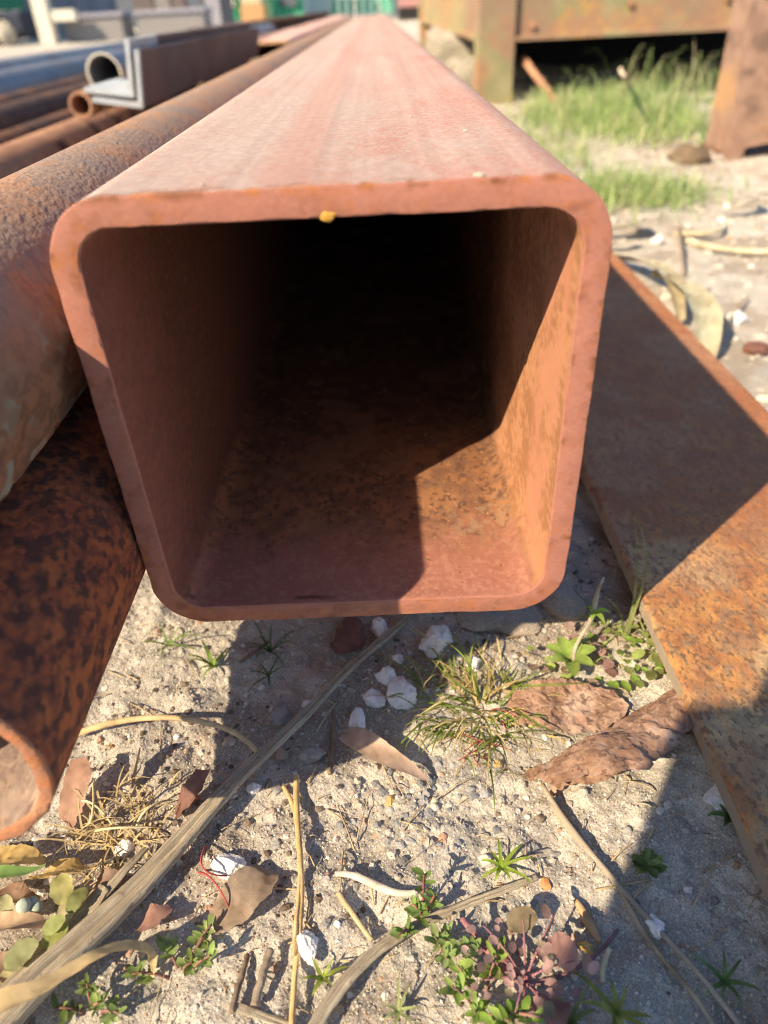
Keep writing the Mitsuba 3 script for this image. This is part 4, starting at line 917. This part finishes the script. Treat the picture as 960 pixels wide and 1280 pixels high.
for pts in ([(0.1625, 0.0575, 0.002), (0.1670, 0.0623, 0.035), (0.1669, 0.0667, 0.06), (0.1621, 0.0749, 0.078), (0.1564, 0.0818, 0.085)], [(0.1610, 0.0575, 0.002), (0.1645, 0.0643, 0.03), (0.1628, 0.0694, 0.058), (0.1582, 0.0737, 0.085)], [(0.1610, 0.0610, 0.002), (0.1532, 0.0719, 0.02), (0.1441, 0.0799, 0.02)]):
    put('blade', ribbon([on(p) for p in pts], lambda s: .0011 * (1 - s * .7), 20, 3, cup=.3), 'm_leaf', tg, smooth=True, color=(.26, .30, .12))

tf = thing('grass_tuft', 'tuft of green and straw coloured grass with red stems in front of the square tube', 'grass')
rr = np.random.default_rng(31)
c0 = np.array((0.0654, 0.0103, 0)[:2])
kinds = {'green_blades': [], 'dry_blades': [], 'red_stems': []}
for i in range(190):
    b = c0 + rr.normal(0, 1, 2) * [.014, .015]
    P = on((b[0], b[1]))
    out = b - c0
    yaw = math.atan2(out[1], out[0]) + rr.normal(0, .8)
    k = 'green_blades' if rr.uniform() < .50 else 'dry_blades'
    kinds[k].append(blade(P, yaw, rr.uniform(.010, .034), rr.uniform(.0005, .0010), rr.uniform(.2, .9), rr.uniform(.2, .8), 7, twist=rr.uniform(-.6, .6)))
for i in range(7):
    b = c0 + rr.normal(0, 1, 2) * [.012, .010] + [-.002, -.014]
    kinds['red_stems'].append(twig([on(b), on(b) + [rr.normal(0, .006), -.004, .008], on(b) + [rr.normal(0, .012), -.012, .010]], .0005, 8, 5))
put('green_blades', join(kinds['green_blades']), 'm_leaf', tf, smooth=True, color=(.25, .33, .08), kind='stuff')
put('dry_blades', join(kinds['dry_blades']), 'm_dry', tf, smooth=True, color=(.58, .46, .22), kind='stuff')
put('red_stems', join(kinds['red_stems']), 'm_grain', tf, smooth=True, color=(.36, .10, .08), kind='stuff')
for i, (a, b, c) in enumerate([((0.0707, 0.0097, 0.004), (0.0449, 0.0094, 0.03), (0.0369, 0.0234, 0.026)), ((0.0638, 0.0101, 0.004), (0.0570, 0.0176, 0.03), (0.0453, 0.0415, 0.025)), ((0.0841, 0.0209, 0.004), (0.1038, 0.0105, 0.022), (0.1308, 0.0149, 0.014)), ((0.0822, 0.0092, 0.004), (0.0936, -0.0190, 0.022), (0.1113, -0.0150, 0.004)), ((0.0506, 0.0173, 0.003), (0.0375, -0.0016, 0.02), (0.0239, 0.0006, 0.004))]):
    put('long_blade', ribbon([on(a), on(b), on(c)], lambda s: .0011 * (1 - .8 * s), 18, 3, cup=.3), 'm_leaf' if i < 4 else 'm_dry', tf, smooth=True, color=(.27, .36, .08) if i < 4 else (.56, .45, .2))

dr_ = thing('dry_roots', 'tangle of pale dry grass roots between the pipe end and the long stalk', 'dry grass')
blades = []
for i in range(110):
    P = on((-0.1293, -0.0585, 0)) + [rr.normal(0, .013), rr.normal(0, .010), 0]
    P = on((P[0], P[1]))
    blades.append(blade(P, rr.uniform(0, 6.28), rr.uniform(.008, .028), rr.uniform(.0004, .0008), rr.uniform(.1, .8), rr.uniform(.3, .9), 7))
put('blades', join(blades), 'm_dry', dr_, smooth=True, color=(.62, .50, .28), kind='stuff')
for i, pts in enumerate([((-0.1559, -0.0444, 0.003), (-0.1385, -0.0514, 0.012), (-0.1300, -0.0577, 0.006)), ((-0.1438, -0.0554, 0.003), (-0.1320, -0.0593, 0.03), (-0.1304, -0.0564, 0.04)), ((-0.1378, -0.0605, 0.004), (-0.1174, -0.0654, 0.015), (-0.1033, -0.0609, 0.004)), ((-0.1184, -0.0585, 0.003), (-0.1112, -0.0542, 0.012), (-0.1024, -0.0455, 0.006))]):
    put('long_root', twig([on(p) for p in pts], .0008, 18, 5), 'm_grain', dr_, smooth=True, color=(.62, .52, .32))
rt = thing('red_threads', 'thin red stems beside the white stone on the tan leaf', 'stem')
for pts in [((-0.0807, -0.0839, 0.003), (-0.0679, -0.0951, 0.01), (-0.0624, -0.1026, 0.003)), ((-0.0800, -0.0708, 0.004), (-0.0735, -0.0887, 0.012), (-0.0667, -0.0867, 0.004))]:
    put('stem', twig([on(p) for p in pts], .0006, 14, 5), 'm_grain', rt, smooth=True, color=(.45, .10, .10))

# ---------------------------------------------------------------- straw litter as one mass
lit = []
for i in range(360):
    x, y = rr.uniform(-.17, .20), rr.uniform(-.17, .10)
    a, L = rr.uniform(0, 6.28), .004 * 7 ** (rr.uniform(0, 1) ** 1.6)
    p0, p1 = on((x, y), .0016), on((x + L * math.cos(a), y + L * math.sin(a)), .0016)
    lit.append(twig([p0, (p0 + p1) / 2 + [0, 0, rr.uniform(0, .002)], p1], rr.uniform(.0002, .0006), 6, 4))
put('straw_litter', join(lit), 'm_grain', 'ground', smooth=True, color=(.50, .40, .25), kind='stuff')

# ---------------------------------------------------------------- right middle ground: dry reeds and straw
for i, (pts, w, cl_, cp, lb_) in enumerate([
    ([(0.3465, 0.8246, 0.012), (0.3713, 0.7274, 0.03), (0.3877, 0.6559, 0.035), (0.4115, 0.6445, 0.02)], (.020, .022, .018, .008), (.58, .53, .36), .25, 'broad pale dry reed leaf running out beside the flat bar'),
    ([(0.3905, 0.6551, 0.03), (0.3809, 0.5513, 0.04), (0.3737, 0.4903, 0.03), (0.3652, 0.4643, 0.004)], (.012, .019, .019, .010), (.60, .56, .38), .3, 'broad pale dry reed leaf bent down to the ground beside the flat bar'),
    ([(0.3915, 0.7117, 0.012), (0.3750, 0.5955, 0.03), (0.3720, 0.5628, 0.012)], (.010, .015, .006), (.48, .42, .28), .4, 'tan dry reed leaf behind the bent one'),
    ([(0.3764, 0.9721, 0.008), (0.4081, 0.9489, 0.02), (0.4649, 1.0219, 0.01)], (.018, .020, .010), (.56, .52, .36), .2, 'pale dry reed leaf just behind the tube corner'),
    ([(0.3670, 0.9104, 0.008), (0.3895, 0.8812, 0.016), (0.4234, 0.9072, 0.01)], (.010, .012, .006), (.62, .58, .45), .2, 'short pale reed leaf between two larger ones'),
    ([(0.6278, 1.0647, 0.006), (0.6496, 1.0575, 0.02), (0.7115, 1.1288, 0.01)], (.010, .014, .004), (.62, .58, .48), .3, 'pale curled leaf on the grey patch at the right')]):
    deadleaf(pts, w, lb_, mat='m_dry', color=cl_, seed=60 + i, roll=.2, cup=cp, cr=.002, rg=.06, n=26, m=9, freq=40, cat='dry leaf', name='reed_leaf')
straw([(0.5136, 0.9239, 0.004), (0.5466, 0.8487, 0.008), (0.6275, 0.8242, 0.004)], .006, (.62, .55, .40), 'long pale straw at the right edge above the reed leaves')
straw([(0.5115, 0.9739, 0.004), (0.5424, 0.9365, 0.012), (0.6066, 1.0119, 0.006)], .005, (.60, .52, .36), 'pale straw crossing below the small grass patch')
straw([(0.4454, 0.7503, 0.003), (0.4747, 0.8548, 0.012), (0.5327, 1.0231, 0.004)], .003, (.30, .24, .18), 'thin dark twig upright between the straws at the right', cat='twig')
straw([(0.4028, 0.5191, 0.003), (0.4390, 0.5732, 0.01), (0.4924, 0.6501, 0.006)], .0022, (.34, .26, .18), 'thin dark twig right of the bent reed leaf', cat='twig')
for i, (u, s, l) in enumerate([((0.4491, 0.5798, 0), .016, 'white round stone right of the bent reed leaf'), ((0.4334, 0.4880, 0), .018, 'pinkish stone at the right edge beside the flat bar'), ((0.4650, 0.9236, 0), .014, 'white chip above the broad reed leaf')]):
    one('white_stone', rock(on(u, s * .3), (s, s * .8, s * .8), 350 + i, 3, .3, .7, True), 'm_white_stone' if i != 1 else 'm_brick', l, 'stone', smooth=30)

def meadow(name, label, n, centre, spread, L, w, seed, cols, kind='stuff', keep=None):
    r = np.random.default_rng(seed)
    ms, cs = [], []
    for i in range(n):
        x, y = centre[0] + r.normal(0, spread[0]), centre[1] + r.normal(0, spread[1])
        if keep and not keep(x, y):
            continue
        m_ = blade(on((x, y)), r.uniform(0, 6.28), L * r.uniform(.4, 1.2), w * r.uniform(.6, 1.2), r.uniform(.5, 2.0), r.uniform(.0, .8), 6)
        ms.append(m_); cs.append(np.tile(np.array(cols[r.integers(len(cols))]) * r.uniform(.75, 1.25), (len(m_.vertices), 1)))
    k = put(name, join(ms), 'm_leaf', None, True, np.vstack(cs))
    labels[k] = {'label': label, 'category': 'grass', 'kind': kind}
FG = [(.40, .56, .20), (.48, .62, .27), (.56, .64, .32), (.32, .48, .17), (.66, .62, .40)]
meadow('grass', 'soft green grass growing before the dark gap under the steel frame', 4600, (0.8221, 2.3097, 0), (.15, .24), .062, .0024, 51, FG, keep=lambda x, y: .44 < x < .98 and 1.75 < y < 2.82 and y > 1.72 + (x - .7) * .3)
meadow('grass', 'taller thin grass at the back, right under the front beam', 240, (1.0539, 2.6586, 0), (.16, .14), .12, .0026, 53, FG, keep=lambda x, y: .62 < x < 1.3 and 2.1 < y < 2.82)
meadow('grass', 'small patch of short green grass beyond the tube corner, above the reed leaves', 1500, (0.5193, 1.2736, 0), (.075, .07), .036, .0017, 52, FG, keep=lambda x, y: x > .36)
meadow('grass', 'sparse short grass along the edge of the square tube below the frame post', 420, (0.4740, 1.8033, 0), (.06, .26), .04, .002, 54, FG, keep=lambda x, y: .38 < x < .8)
